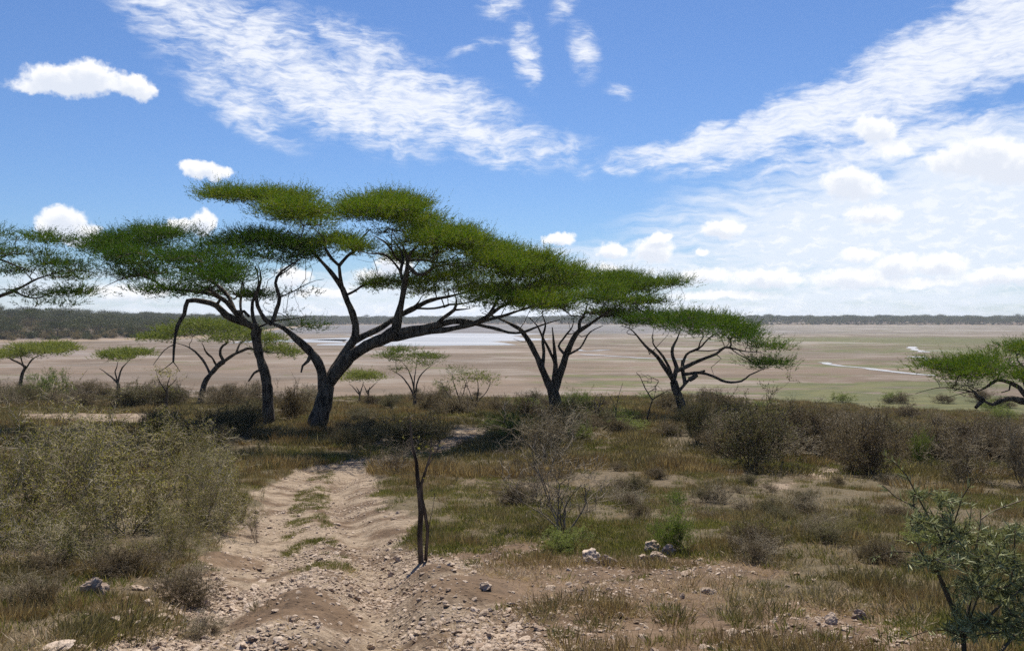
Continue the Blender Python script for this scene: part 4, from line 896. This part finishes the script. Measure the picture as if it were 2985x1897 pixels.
def named_shrubs():
    for (px, py, w, h, kind, k, lab) in (
        (60, 1255, 440, 300, 'thorn', 0, 'tall tangled thorn shrub at the left edge with bleached bare tips'),
        (300, 1260, 480, 235, 'thorn', 1, 'broad olive thorn shrub in the middle of the near left thicket'),
        (470, 1240, 280, 185, 'thorn', 2, 'rounded olive thorn shrub nearest the track in the left thicket'),
        (-60, 1340, 330, 260, 'thorn', 3, 'grey thorn shrub half outside the left edge, nearest the camera'),
        (200, 1130, 440, 170, 'thorn', 2, 'feathery thorn shrub at the back of the near left thicket'),
        (400, 1120, 380, 150, 'thorn', 3, 'low spreading thorn shrub behind the left thicket, beside the shaded grass'),
        (140, 1345, 320, 150, 'thorn', 1, 'low twiggy thorn shrub above the knobbly grey boulder'),
        (400, 1315, 240, 130, 'thorn', 3, 'dry straggling thorn shrub at the foot of the thicket beside the stony rut'),
        (560, 1215, 110, 110, 'thorn', 1, 'small straggling shrub reaching over the left edge of the track'),
        (490, 1140, 200, 100, 'thorn', 0, 'light thorn shrub on the left verge just before the shadow'),
        (1325, 1250, 400, 290, 'pale', 0, 'leafless pale thorn shrub in the middle of the green patch'),
        (1250, 1190, 150, 120, 'pale', 1, 'thin leafless shrub just left of the large pale thorn shrub'),
        (1290, 1100, 220, 140, 'grey', 0, 'grey twiggy shrub behind the leafless pale thorn shrub'),
        (930, 1120, 150, 100, 'pale', 2, 'pale grey twiggy shrub behind the little twin-stemmed tree'),
        (1580, 1300, 120, 110, 'green', 0, 'fresh green bush just behind the heap of broken rocks'),
        (1330, 1290, 130, 60, 'green', 1, 'low bright green shrub at the foot of the pale thorn shrub'),
        (1770, 1108, 270, 170, 'dark', 0, 'big dark bushy shrub, largest on the right side'),
        (1640, 1045, 110, 110, 'dark', 1, 'upright olive shrub hiding the foot of the low-limbed acacia'),
        (1890, 1060, 190, 110, 'dry', 0, 'brown dense shrub between two dark shrubs on the right'),
        (2045, 1118, 220, 145, 'dry', 1, 'rounded brown twiggy shrub with visible dark stems, right of the pale footpath'),
        (2165, 1088, 60, 80, 'green', 2, 'small bright green upright bush among grey shrubs at right'),
        (2280, 1130, 200, 115, 'grey', 2, 'wide grey leafless shrub near the right edge'),
        (2410, 1145, 150, 150, 'grey', 0, 'tall grey leafless shrub cut by the right edge'),
        (2390, 1060, 200, 60, 'grey', 1, 'grey thorn shrub behind the tall one at the right edge'),
        (2215, 1075, 140, 40, 'dry', 2, 'low brown shrub in front of the burnt log'),
        (108, 945, 110, 75, 'green', 1, 'bright green rounded bush beneath the far left acacia'),
        (688, 992, 100, 80, 'dry', 2, 'brown twiggy bush between the slim trunk and the forked trunk'),
        (970, 1045, 180, 75, 'dark', 2, 'brown and green bush right of the shaded grass under the big acacia'),
        (600, 1250, 60, 90, 'pale', 2, 'small bleached twiggy shrub on the left verge of the track'),
        (2190, 1290, 140, 60, 'green', 1, 'feathery light green shrub behind the leathery-leaved shrub'),
        (1590, 1185, 70, 40, 'green', 2, 'tiny feathery green seedling in mid-field grass'),
        (1960, 1005, 130, 50, 'dry', 0, 'grey-brown scrub clump at the edge of the mud right of centre'),
        (1355, 985, 90, 55, 'green', 2, 'leafy green bush right beside the V-shaped trunk'),
        (1235, 990, 110, 60, 'dry', 1, 'brown shrub just left of the V-shaped trunk')):
        x, y = G(px, py); k_ = y*1.24/F; shrub(x, y, w*k_, h*k_, kind, k, lab)
    n = 0
    bands = [  # px range, py range, count, kinds, size, label, group
        ((-40, 760), (925, 962), 44, ('dry', 'dry', 'dark', 'grey'), (1.9, 3.6), 'dry brown bush in the scrub belt left of the forked trunk', 'bushes of the left scrub belt'),
        ((800, 1300), (925, 990), 18, ('dry', 'dark', 'dry', 'dark'), (1.2, 2.2), 'low bush in the open grass between the two largest acacias', 'low bushes between the acacias'),
        ((1150, 1700), (955, 1045), 20, ('dry', 'dark', 'green', 'dry', 'grey'), (1.3, 2.4), 'bush in the scrub around the V-shaped acacia', 'bushes around the V-shaped acacia'),
        ((1700, 2480), (1000, 1085), 27, ('dry', 'dry', 'dark', 'grey'), (1.5, 3.0), 'brown bush in the scrub belt right of the low-limbed acacia', 'bushes of the right scrub belt'),
        ((1000, 2480), (938, 1000), 38, ('dry', 'dark', 'green', 'dry'), (1.4, 3.0), 'small bush on the ragged edge of the lake bed', 'bushes along the edge of the lake bed'),
        ((1020, 2150), (1090, 1330), 52, ('grey', 'dry', 'pale', 'thorn', 'dark'), (.4, .9), 'low twiggy shrub in the patchy grass right of the track', 'low twiggy shrubs in the grass'),
        ((-20, 480), (1300, 1480), 14, ('grey', 'dry', 'pale'), (.4, .8), 'low dry twiggy shrub in the brown grass at lower left', 'low twiggy shrubs at lower left'),
        ((370, 880), (985, 1052), 24, ('dark', 'dry', 'dark'), (1.2, 2.2), 'short shaded bush beneath the largest acacia', 'shaded bushes under the largest acacia')]
    for (xr, yr, cnt, kinds, sz, lab, grp) in bands:
        k = 0
        while k < cnt:
            px = random.uniform(*xr); py = random.uniform(*yr)
            if 640 < px < 780 and py > 960 and yr[0] > 960: continue
            if 1150 < px < 1760 and py > 1225: continue
            if px < 1150 and 1230 < py and px > 900: continue
            x, y = G(px, py)
            if y > 98 and px < 1000: y = random.uniform(60, 98); x = (px*1.24 - CX)/F*y
            if math.hypot(px - 1300, (py - 960)) < 20 or math.hypot(px - 735, (py - 990)) < 25: continue
            s_ = random.uniform(*sz); shrub(x, y, s_, s_*random.uniform(.30, .52), random.choice(kinds), k % 3, lab, grp); k += 1
named_shrubs()

def leathery_shrub():
    """the near shrub at the lower right: stout stems set with narrow grey-green leaves"""
    rng = np.random.default_rng(50); d0 = 4.3
    V8 = (2100, 1200, 2.1955)
    t = Tree(V8, d0, 51)
    t.limb([(1570, 1700), (1560, 1450), (1500, 1280), (1420, 1100), (1390, 1020), (1430, 880), (1425, 640)], 22, 8, 0, .15, .2)
    t.limb([(1545, 1380), (1480, 1200), (1400, 1060), (1320, 980), (1270, 860), (1180, 820)], 14, 3, 0, -.2, .3)
    t.limb([(1430, 1000), (1470, 860), (1400, 720), (1260, 600), (1130, 540), (1040, 470)], 12, 4, .1, .3, .3)
    t.limb([(1400, 720), (1330, 620), (1260, 500), (1200, 400), (1130, 330), (1050, 280)], 9, 3, .15, .2, .4)
    t.limb([(1260, 900), (1180, 870), (1080, 880), (980, 930)], 6, 2.5, -.1, -.3, .4)
    t.limb([(1465, 860), (1510, 720), (1560, 540), (1600, 470)], 8, 2.5, .1, 0, .3)
    t.limb([(1570, 1400), (1620, 1150), (1640, 900), (1670, 690)], 14, 5, .05, .35, .2)
    t.limb([(1640, 780), (1720, 710), (1830, 650), (1940, 590), (2080, 500)], 8, 3, .3, .5, .3)
    t.limb([(1600, 1500), (1720, 1400), (1860, 1230), (1900, 1000), (1890, 750)], 16, 5, 0, -.1, .2)
    t.limb([(1860, 1230), (1960, 1150), (2060, 1120)], 12, 5, 0, .1, .3)
    t.limb([(1700, 1600), (1880, 1480), (2000, 1300), (2080, 1050)], 14, 6, .1, .3, .3)
    t.limb([(1560, 1450), (1450, 1400), (1330, 1410), (1200, 1450)], 6, 2, 0, -.3, .4)
    t.limb([(1560, 1560), (1660, 1250), (1740, 1050), (1790, 900)], 9, 3, -.1, -.25, .3)
    pads = [(1750, 1450, 260, 130, .1, .35), (1950, 1350, 150, 160, .1, .3), (1850, 1050, 170, 130, .2, .3), (1400, 800, 160, 130, .15, .3), (1500, 1000, 170, 150, .05, .35), (1650, 850, 150, 130, .2, .3), (1780, 1000, 140, 160, 0, .3), (1900, 850, 130, 120, .1, .3), (1300, 760, 130, 100, .05, .25),
            (1650, 1200, 180, 150, 0, .35), (1850, 1250, 150, 150, .1, .3), (1500, 620, 120, 80, .1, .2), (1300, 1000, 110, 90, -.1, .2), (1950, 1100, 120, 150, .1, .3), (1650, 1420, 220, 120, 0, .3), (1330, 560, 120, 70, .15, .2)]
    t.grow(t.attract(pads, 560), tip=.0022, gain=.0024)
    b = t.P[0].copy(); gx, gy = b[0], b[1]; t.o = np.array([gx, gy, float(gz(np.array([gx]), np.array([gy]))[0])])
    # keep the foot on the ground
    R_ = root('leafy_shrub', t.o, 'near shrub with stout stems and narrow leathery grey-green leaves in the lower right corner', 'shrub')
    link('stems', t.wood_mesh('stems', M['bark_brown']), R_)
    P = np.array(t.P); par = np.array(t.par); r = t.R; sel = np.nonzero((r < .011) & (par >= 0))[0]
    D = norm(P[sel] - P[par[sel]]); n = 9
    B = np.repeat(P[sel], n, 0) - np.repeat(D, n, 0)*rng.uniform(0, .06, (len(sel)*n, 1)); D = np.repeat(D, n, 0); N = len(B)
    rad = norm(np.cross(D, rng.normal(size=(N, 3)))); d = norm(D*.75 + rad*.9 + np.array([0, 0, .15]))
    v, q, t3 = blades(B, d, rng.uniform(.03, .066, N), rng.uniform(.0035, .0068, N), bend=.12)
    link('leaves', mesh_np('leaves', v - t.o, [q, t3], [M['grey_leaf']], attrs={'val': np.repeat(rng.random(N), 5)}), R_)
leathery_shrub()

# ------------------------------------------------------------------ rocks
def rock_mesh(name, seed, flat=.6, sub=4, rough=.5):
    import bmesh
    bm = bmesh.new(); bmesh.ops.create_icosphere(bm, subdivisions=sub, radius=1); rng = np.random.default_rng(seed)
    v = np.array([p.co for p in bm.verts]); pl = norm(rng.normal(size=(9, 3))); off = rng.uniform(.55, .85, 9)
    for n_, o_ in zip(pl, off):      # broken facets
        dd = v @ n_; m = dd > o_; v[m] -= n_*(dd[m] - o_)[:, None]*.9
    k = 1 + rough*(fbm(v[:, 0]*1.3 + 5*seed, v[:, 1]*1.3 + v[:, 2]*1.7, .8, 4, seed))
    v = v*k[:, None]*np.array([1, rng.uniform(.6, .9), flat])
    v *= (1 + .16*fbm(v[:, 0] + v[:, 2]*.8, v[:, 1] - v[:, 2]*.6, .28, 3, seed + 40)[:, None])
    for p, c in zip(bm.verts, v): p.co = c
    me = bpy.data.meshes.new(name); bm.to_mesh(me); bm.free(); me.materials.append(M['stone']); me.update(); return me
ROCKS = [rock_mesh('rock', s, f) for s, f in ((1, .55), (2, .7), (3, .45), (4, .8), (5, .6), (6, .5), (7, .65))]
ROCKS += [rock_mesh('rock', s_, .75, 4, .8) for s_ in (11, 12, 13)]
for q in ROCKS[7:]: q.materials[0] = M['stone_dark']
def rock(px, py, w, label, group=None, k=None, sink=.35, flat=1.0, name='rock', lift=0):
    """w: width in overview pixels"""
    p = gp(px, py); r = w*1.24/F*p[1]/2; k = random.randrange(7) if k is None else k
    o = link(name, ROCKS[k], None, (p[0], p[1], p[2] + r*.5*(1 - sink)*flat + lift))
    o.rotation_euler = (random.uniform(-.2, .2), random.uniform(-.2, .2), random.uniform(0, 6.28)); o.scale = (r, r, r*flat)
    return tag(o, label, 'rock', group)
for (px, py, w, lab) in (
    (215, 1400, 74, 'knobbly grey boulder in the grass at lower left'), (325, 1388, 48, 'pale flat boulder just right of the knobbly grey one'),
    (475, 1385, 40, 'dark rounded rock on the stony left edge of the track'), (510, 1370, 24, 'pale oval stone just above the dark rounded rock'), (475, 1425, 34, 'brown rock below the dark rounded one, left side of the track'),
    (434, 1428, 30, 'angular tan rock left of the brown one'), (600, 1345, 40, 'low flat pale rock left of the central soil mound'), (595, 1490, 42, 'dark pointed slab sticking up at the foot of the soil mound'),
    (905, 1472, 36, 'pale blocky stone in the middle of the right wheel rut'), (870, 1452, 30, 'tan stone just behind the blocky one in the right rut'), (1140, 1412, 50, 'large angular pale stone on bare soil right of the right rut'),
    (1548, 1320, 42, 'bright broken rock at the front of the rock heap'), (1515, 1318, 38, 'brown rock at the left of the rock heap'), (1530, 1300, 50, 'mottled rock at the back of the rock heap'), (1572, 1308, 40, 'dark pitted rock at the right of the rock heap'),
    (1385, 1325, 60, 'round brown rock left of the rock heap'), (1430, 1332, 44, 'low dark rock between the round brown rock and the heap'), (1620, 1355, 56, 'flat pale rock below and right of the rock heap'), (1665, 1395, 40, 'brown rounded rock in dry grass right of centre'),
    (1605, 1410, 22, 'small dark stone with pale top in the soil right of centre'), (2025, 1455, 44, 'dark reddish lumpy rock at lower right'), (1955, 1465, 46, 'long tan stone leaning beside the reddish lumpy rock'),
    (935, 1290, 34, 'tan stone in the pale heap beside the twin-stemmed tree'), (920, 1310, 26, 'dark-shadowed stone below the pale heap by the track'), (800, 1335, 24, 'brown stone at the top of the right rut'), (1210, 1460, 30, 'flat pale slab in soil at lower centre'),
    (1180, 1480, 60, 'long pale bedrock slab at lower centre'), (1160, 1500, 44, 'second pale bedrock slab, below the long one'), (690, 1475, 34, 'pale stone in front of the central soil mound'), (812, 1482, 34, 'flat pale stone left of the blocky one in the rut'),
    (740, 1470, 28, 'small white stone right of the pale one before the mound'), (290, 1440, 44, 'pale rock at the stony lower left, below the flat boulder'), (270, 1460, 50, 'whitish lump of rock in the lower left stone scatter'), (390, 1500, 60, 'flat whitish bedrock slab near the lower left corner'),
    (130, 1525, 150, 'wide white bedrock slab along the bottom left edge')):
    rock(px, py, w*(.62 if px == 130 else (1.0 if py < 1340 else .85) if 1370 < px < 1700 else .85), lab, flat=.3 if 'slab' in lab and w > 55 else .55 if 'slab' in lab or 'flat' in lab else 1.0, k=7 + w % 3 if any(q in lab for q in ('grey boulder', 'dark', 'reddish')) else None)
rb = tag(link('log', None) if False else root('burnt_log', (0, 0, 0), 'black charred log lying in scrub at far right', 'log'))
def burnt_log():
    p = gp(2235, 1035); rb.location = p
    a = np.linspace(-1.1, 1.1, 14); pts = np.stack([a, .15*np.sin(a*2), .28 + .06*np.cos(a*3)], 1)
    r = .19*(1 - .35*np.abs(a/1.1)**3)*(1 + .25*fbm(a*3, a*0, 1, 3, 4))
    v, f = tubes([(pts, r), (np.array([pts[4], pts[4] + [-.1, .1, .3], pts[4] + [-.3, .1, .45]]), np.array([.09, .06, .03]))], 9)
    link('log_body', mesh_np('log_body', v, [f], [M['burnt']], smooth=True), rb)
burnt_log()
def scatter_rocks():
    areas = [((200, 560), (1350, 1525), 95, (12, 30), 'whitish stone in the dense stone scatter along the left rut', 'stones along the left rut'),
             ((560, 960), (1180, 1330), 60, (7, 18), 'small stone on the gravelly upper stretch of the track', 'stones on the upper track'),
             ((640, 1300), (1350, 1525), 50, (8, 22), 'loose pale stone around the right rut', 'stones around the right rut'),
             ((1300, 2150), (1330, 1525), 55, (9, 22), 'loose stone half hidden in dry grass at lower right', 'stones in the dry grass')]
    for (xr, yr, n, wr, lab, grp) in areas:
        for _ in range(n):
            py = random.uniform(*yr); px = random.uniform(*xr)
            if grp.startswith('stones along'): px = np.interp(py, [1350, 1525], [500, 330]) + random.gauss(0, 75)
            rock(px, py, wr[0] + (wr[1] - wr[0])*random.random()**2.2, lab, grp, flat=random.uniform(.6, 1), name='stone')
scatter_rocks()

# ------------------------------------------------------------------ stuff: grass, gravel, far woods (instanced over points)
def instancer(name, pts, rot, scl, idx, protos, kindlabel):
    pc = bpy.data.collections.new(name + '_kinds')
    for me in protos: pc.objects.link(bpy.data.objects.new(me.name, me))
    me = bpy.data.meshes.new(name); me.vertices.add(len(pts)); me.vertices.foreach_set('co', np.asarray(pts, np.float32).ravel())
    a = me.attributes.new('rot', 'FLOAT_VECTOR', 'POINT'); a.data.foreach_set('vector', np.asarray(rot, np.float32).ravel())
    a = me.attributes.new('scl', 'FLOAT_VECTOR', 'POINT'); a.data.foreach_set('vector', np.asarray(scl, np.float32).ravel())
    a = me.attributes.new('idx', 'INT', 'POINT'); a.data.foreach_set('value', np.asarray(idx, np.int32))
    o = link(name, me); ng = bpy.data.node_groups.new(name, 'GeometryNodeTree')
    ng.interface.new_socket('Geometry', in_out='INPUT', socket_type='NodeSocketGeometry'); ng.interface.new_socket('Geometry', in_out='OUTPUT', socket_type='NodeSocketGeometry')
    N = ng.nodes; gi = N.new('NodeGroupInput'); go = N.new('NodeGroupOutput'); ip = N.new('GeometryNodeInstanceOnPoints'); ci = N.new('GeometryNodeCollectionInfo')
    ci.inputs[0].default_value = pc; ci.inputs[1].default_value = True; ci.inputs[2].default_value = True
    def na(n_, t_):
        x = N.new('GeometryNodeInputNamedAttribute'); x.data_type = t_; x.inputs[0].default_value = n_; return x.outputs[0]
    L = ng.links; L.new(gi.outputs[0], ip.inputs['Points']); L.new(ci.outputs[0], ip.inputs['Instance']); ip.inputs['Pick Instance'].default_value = True
    L.new(na('idx', 'INT'), ip.inputs['Instance Index']); L.new(na('scl', 'FLOAT_VECTOR'), ip.inputs['Scale'])
    er = N.new('FunctionNodeEulerToRotation'); L.new(na('rot', 'FLOAT_VECTOR'), er.inputs[0]); L.new(er.outputs[0], ip.inputs['Rotation'])
    L.new(ip.outputs[0], go.inputs[0])
    md = o.modifiers.new('scatter', 'NODES'); md.node_group = ng
    tag(o, kindlabel[0], kindlabel[1], kind='stuff'); return o
def tuft(seed, n, h, r, w, mat, lean=.5, seedhead=False):
    rng = np.random.default_rng(seed); a = rng.uniform(0, 6.283, n); q = r*rng.uniform(0, 1, n)**.7
    b = np.stack([np.cos(a)*q, np.sin(a)*q, np.full(n, -.01)], 1); out = np.stack([np.cos(a), np.sin(a), np.zeros(n)], 1)
    d = norm(np.array([0, 0, 1.]) + out*rng.uniform(0, lean, (n, 1)) + rng.normal(size=(n, 3))*.12)
    v, q4, t3 = blades(b, d, h*rng.uniform(.45, 1.1, n), w, up=None, bend=.25)
    return mesh_np('grass_tuft', v, [q4, t3], [mat], attrs={'val': np.repeat(rng.random(n), 5)})
def field_pts(n, y0, y1, ylog=True, margin=1.25, xr=None):
    """scatter in plan between two distances, wider than the view"""
    r = RNG.random(n); y = y0*(y1/y0)**r if ylog else y0 + (y1 - y0)*r
    u = RNG.uniform(-.62*margin, .62*margin, n); x = u*(y + 1.5)
    return x, y
def scatter_grass():
    def make(name, n, y0, y1, protos, keep, sc, lab, log=True):
        x, y = field_pts(n, y0, y1, log); zo = zones(x, y); k = RNG.random(n) < keep(x, y, zo); x, y = x[k], y[k]
        z = gz(x, y); m = len(x); s = sc(y, x)*RNG.uniform(.6, 1.35, m)
        rot = np.stack([RNG.normal(0, .12, m), RNG.normal(0, .12, m), RNG.uniform(0, 6.28, m)], 1)
        instancer(name, np.stack([x, y, z], 1), rot, np.stack([s, s, s*RNG.uniform(.7, 1.3, m)], 1), RNG.integers(0, len(protos), m), protos, lab)
    g = lambda x, y, sc, sd: fbm(x, y, sc, 3, sd) + .5
    bp = lambda x, y: np.clip((fbm(x, y, 1.9, 3, 91) + .5 - .41)*6, .10, 1)
    off = lambda zo: np.clip(1 - zo[0]*1.15, .0, 1)*(1 - zo[2])*(1 - .97*zo[4])
    GP = lambda x, y: np.exp(-((x + .2)/3.6)**2 - ((y - 13.5)/4.2)**2)     # the greener patch right of the track
    grn = [tuft(200 + i, 44, .075, .11, .0065, M['grass_green'], 1.2) for i in range(4)]
    oli = [tuft(210 + i, 44, .125, .13, .0055, M['grass_olive'], 1.3) for i in range(4)]
    dry = [tuft(220 + i, 50, .17, .12, .0045, M['grass_dry'], .9) for i in range(4)]
    stw = [tuft(230 + i, 16, .10, .18, .0055, M['grass_straw'], 4.5) for i in range(4)]
    farg = [tuft(240 + i, 110, .20, .45, .016, M['grass_olive'], 1.1) for i in range(3)]
    fard = [tuft(250 + i, 110, .27, .38, .014, M['grass_dry'], .8) for i in range(3)]
    farn = [tuft(260 + i, 110, .13, .45, .016, M['grass_green'], 1.2) for i in range(3)]
    make('green_grass', 52000, 3.2, 26, grn, lambda x, y, zo: bp(x, y)*off(zo)*(1 - .88*zo[1])*np.clip((g(x, y, 1.6, 41) - .35)*2.2*np.where(x < -1, .3, .7) + GP(x, y), 0.04, 1), lambda y, x: .75 + .02*y, ('short green grass in patches between track and shrubs', 'grass'))
    make('olive_grass', 46000, 3.2, 26, oli, lambda x, y, zo: bp(x, y)*off(zo)*(1 - .74*zo[1])*np.clip((g(x, y, .9, 45) - .36)*2.6, .06, 1)*(1 - .6*GP(x, y)), lambda y, x: .7 + .02*y, ('dull olive-grey grass covering the verges', 'grass'))
    make('dry_grass', 26000, 3.2, 26, dry, lambda x, y, zo: bp(x, y)*off(zo)*(1 - .5*zo[1])*np.clip((g(x, y, .8, 49) - .62)*7, .015, 1)*(1 - .85*GP(x, y)), lambda y, x: .6 + .02*y, ('tall reddish dry grass in clumps', 'grass'))
    make('straw_litter', 52000, 3.2, 20, stw, lambda x, y, zo: (1 - zo[4])*np.clip(.45*(1 - zo[0]) + .7*zo[1]*(1 - .7*zo[0]), 0, 1)*np.clip((g(x, y, .9, 53) - .25)*1.6, 0, 1)*.8, lambda y, x: .75 + 0*y, ('broken pale straw lying on the bare soil', 'grass'))
    make('track_weeds', 60000, 4.2, 24, grn, lambda x, y, zo: zo[0]*np.clip((g(x, y, .8, 57) - .42)*6, 0, 1)*(polyline_d(x, y, [G(*p) for p in ((760, 1095), (735, 1140), (722, 1200), (722, 1260), (760, 1310))]) < .32), lambda y, x: .6 + 0*y, ('sparse green weeds growing along the middle of the track', 'grass'))
    make('meadow_grass', 46000, 22, 120, farg, lambda x, y, zo: np.clip((fbm(x, y, 3.5, 3, 93) + .5 - .38)*5, .15, 1)*off(zo)*np.clip((g(x, y, 4, 61) - .1)*1.3, .2, 1), lambda y, x: .8 + .006*y, ('olive grass of the middle distance among the acacias', 'grass'))
    make('tall_dry_grass', 26000, 20, 110, fard, lambda x, y, zo: np.clip((fbm(x, y, 3.5, 3, 93) + .5 - .38)*5, .15, 1)*off(zo)*np.clip((g(x, y, 2.0, 65) - .58)*6, .03, 1), lambda y, x: .8 + .006*y, ('brown dry grass of the middle distance', 'grass'))
    make('shore_grass', 15000, 24, 130, farn, lambda x, y, zo: off(zo)*np.clip((g(x, y, 6, 69) - .45)*3, .02, 1), lambda y, x: .8 + .005*y, ('green grass of the lake shore', 'grass'))
scatter_grass()

def scatter_gravel():
    peb = [rock_mesh('pebble', 300 + i, .48, 2, .5) for i in range(6)]
    def make(name, n, y0, y1, r0, r1, keep, lab):
        x, y = field_pts(n, y0, y1); zo = zones(x, y); k = RNG.random(n) < keep(x, y, zo); x, y = x[k], y[k]; z = gz(x, y); m = len(x)
        s = r0 + (r1 - r0)*RNG.random(m)**3.2
        instancer(name, np.stack([x, y, z + s*.12], 1), np.stack([RNG.normal(0, .3, m), RNG.normal(0, .3, m), RNG.uniform(0, 6.28, m)], 1),
                  np.stack([s, s, s*RNG.uniform(.6, 1.1, m)], 1), RNG.integers(0, 6, m), peb, lab)
    cl = lambda x, y, sd: np.clip((fbm(x, y, .9, 4, sd) + .5 - .43)*4, .05, 1)
    make('gravel', 260000, 3.4, 26, .008, .030, lambda x, y, zo: np.clip(zo[0] + .25*zo[1], 0, 1)*cl(x, y, 81)*(1 - .75*zo[4])*.8, ('pale gravel strewn over the track', 'gravel'))
    make('rubble', 34000, 3.4, 24, .020, .055, lambda x, y, zo: np.clip(zo[0]*.8 + .16*zo[1], 0, 1)*cl(x, y, 81)*.8*(1 - .8*zo[4])*np.interp(y, [4, 9, 16], [1, .8, .3]), ('pale rubble of small stones in the ruts', 'gravel'))
scatter_gravel()

# far woods
def far_tree(seed, h, r, flat):
    """umbrella tree seen from far: crooked trunk with limbs and a layered crown of leaf clumps"""
    rng = np.random.default_rng(seed); chains = []; tips = []
    top = np.array([rng.normal()*.3, rng.normal()*.3, h*.45]); chains.append((np.array([[0, 0, -.3], [top[0]*.3, top[1]*.6, h*.25], top]), np.array([.25, .18, .15])))
    for i in range(7):
        a = i*.9 + rng.uniform(0, .5); q = r*rng.uniform(.35, .85); e = np.array([math.cos(a)*q, math.sin(a)*q, h*(.82 + .1*rng.normal()*flat)])
        chains.append((np.array([top, (top + e)/2 + [0, 0, -.2], e]), np.array([.12, .09, .05]))); tips.append(e)
    tips.append(np.array([0, 0, h*.92])); T = np.array(tips); n = 620
    c = T[rng.integers(0, len(T), n)] + rng.normal(size=(n, 3))*np.array([r*.28, r*.28, h*.055*(1 + flat)])
    d = norm(rng.normal(size=(n, 3)) + [0, 0, .5]); v2, q, t = blades(c, d, rng.uniform(.4, .9, n), rng.uniform(.16, .34, n), bend=.2)
    v1, f1 = tubes(chains, 5)
    wood = mesh_np('trunk', v1, [f1], [M['bark']]); leaf = mesh_np('crown', v2, [q, t], [M['far_leaf']], attrs={'val': np.repeat(rng.random(n), 5)})
    k = len(v1); both = mesh_np('far_tree', np.vstack([v1, v2]), [np.vstack([f1, q + k]), t + k], [M['bark'], M['far_leaf']], mat_idx=np.r_[np.zeros(len(f1)), np.ones(len(q) + len(t))], attrs={'val': np.r_[np.zeros(k), np.repeat(rng.random(n), 5)]})
    return wood, leaf, both
def far_bush(seed):
    rng = np.random.default_rng(seed); n = 420; T = rng.normal(size=(9, 3))*[1.1, 1.1, .35] + [0, 0, 1.1]
    c = T[rng.integers(0, 9, n)] + rng.normal(size=(n, 3))*[.6, .6, .45]; c[:, 2] = np.abs(c[:, 2])
    v, q, t = blades(c, norm(rng.normal(size=(n, 3)) + [0, 0, .4]), rng.uniform(.4, .8, n), rng.uniform(.14, .3, n), bend=.2)
    return mesh_np('far_bush', v, [q, t], [M['far_leaf'] if seed % 2 else M['dry_leaf']], attrs={'val': np.repeat(rng.random(n), 5)})
def woods():
    T = [far_tree(400 + i, 6.4 + .5*i, 4.6 + .4*i, (.3, .6, .9, .4)[i]) for i in range(4)]
    B_ = [far_bush(420 + i) for i in range(4)]
    def pick(n, cond, yr, xr):
        out = []
        while len(out) < n:
            x = RNG.uniform(*xr, 4000); y = RNG.uniform(*yr, 4000); h = poly_sd(x, y, PEN); k = cond(x, y, h)
            out += list(zip(x[k], y[k]))
        o = np.array(out[:n]); return o[:, 0], o[:, 1]
    def sc(name, n, cond, yr, xr, protos, s0, s1, lab):
        x, y = pick(n, cond, yr, xr); z = gz(x, y); s = RNG.uniform(s0, s1, n)
        instancer(name, np.stack([x, y, z], 1), np.stack([x*0, x*0, RNG.uniform(0, 6.28, n)], 1), np.stack([s, s, s*RNG.uniform(.8, 1.15, n)], 1), RNG.integers(0, len(protos), n), protos, lab)
    # individual umbrella trees along the near wooded shore
    x, y = pick(150, lambda x, y, h: (h > 14) & (h < 260) & (np.abs(x/y) < .68) & (x/y < -.2), (330, 800), (-620, -120)); z = gz(x, y)
    for i in range(150):
        k = i % 4; ridge = poly_sd(x[i:i+1], y[i:i+1], PEN)[0] > 130
        R_ = root('acacia_tree', (x[i], y[i], z[i]), 'flat-topped acacia on the skyline of the wooded left shore' if ridge else 'dark acacia low on the wooded left shore, near the waterline', 'tree',
                  'acacias on the skyline of the left shore' if ridge else 'acacias low on the left shore')
        R_.rotation_euler.z = random.uniform(0, 6.28); s = random.uniform(.8, 1.35) if ridge else random.uniform(.6, 1.0); R_.scale = (s, s, s*random.uniform(.85, 1.1))
        link('trunk', T[k][0], R_); link('crown', T[k][1], R_)
    tt = [a[2] for a in T]
    sc('wooded_shore', 2300, lambda x, y, h: (h > 8) & (h < 420) & (np.abs(x/y) < .85) & (x/y < -.15), (200, 1300), (-1100, -120), tt + B_, .55, 1.05, ('wood of flat-topped trees and scrub covering the left shore', 'wood'))
    sc('shore_scrub', 2600, lambda x, y, h: (h > 2) & (h < 200) & (np.abs(x/y) < .85) & (x/y < -.15), (250, 900), (-800, -120), B_, .5, 1.1, ('brown and green scrub on the slope of the left shore', 'scrub'))
    sc('far_woods', 9000, lambda x, y, h: (h > 3) & (h < 330) & (np.abs(x/y) < .85) & (x/y > -.5), (900, 2300), (-900, 1700), tt + B_[:2], .5, 1.35, ('distant dark wood along the far side of the lake bed', 'wood'))
woods()

# ------------------------------------------------------------------ air
def haze():
    import bmesh
    bm = bmesh.new(); bmesh.ops.create_cube(bm, size=1)
    for v in bm.verts: v.co = (v.co.x*9000, 1900 + v.co.y*5200, (v.co.z + .5)*41 - 1.5)
    me = bpy.data.meshes.new('haze'); bm.to_mesh(me); bm.free()
    m = bpy.data.materials.new('haze'); m.use_nodes = True; nt = m.node_tree; nt.nodes.clear()
    o_ = nt.nodes.new('ShaderNodeOutputMaterial'); v = nt.nodes.new('ShaderNodeVolumePrincipled')
    v.inputs['Color'].default_value = (.80, .88, 1, 1); v.inputs['Density'].default_value = .00012; v.inputs['Anisotropy'].default_value = .3
    nt.links.new(v.outputs[0], o_.inputs['Volume']); me.materials.append(m)
    o = link('haze', me); tag(o, 'thin pale haze over the far side of the lake bed', 'haze', kind='stuff')
if HAZE: haze()
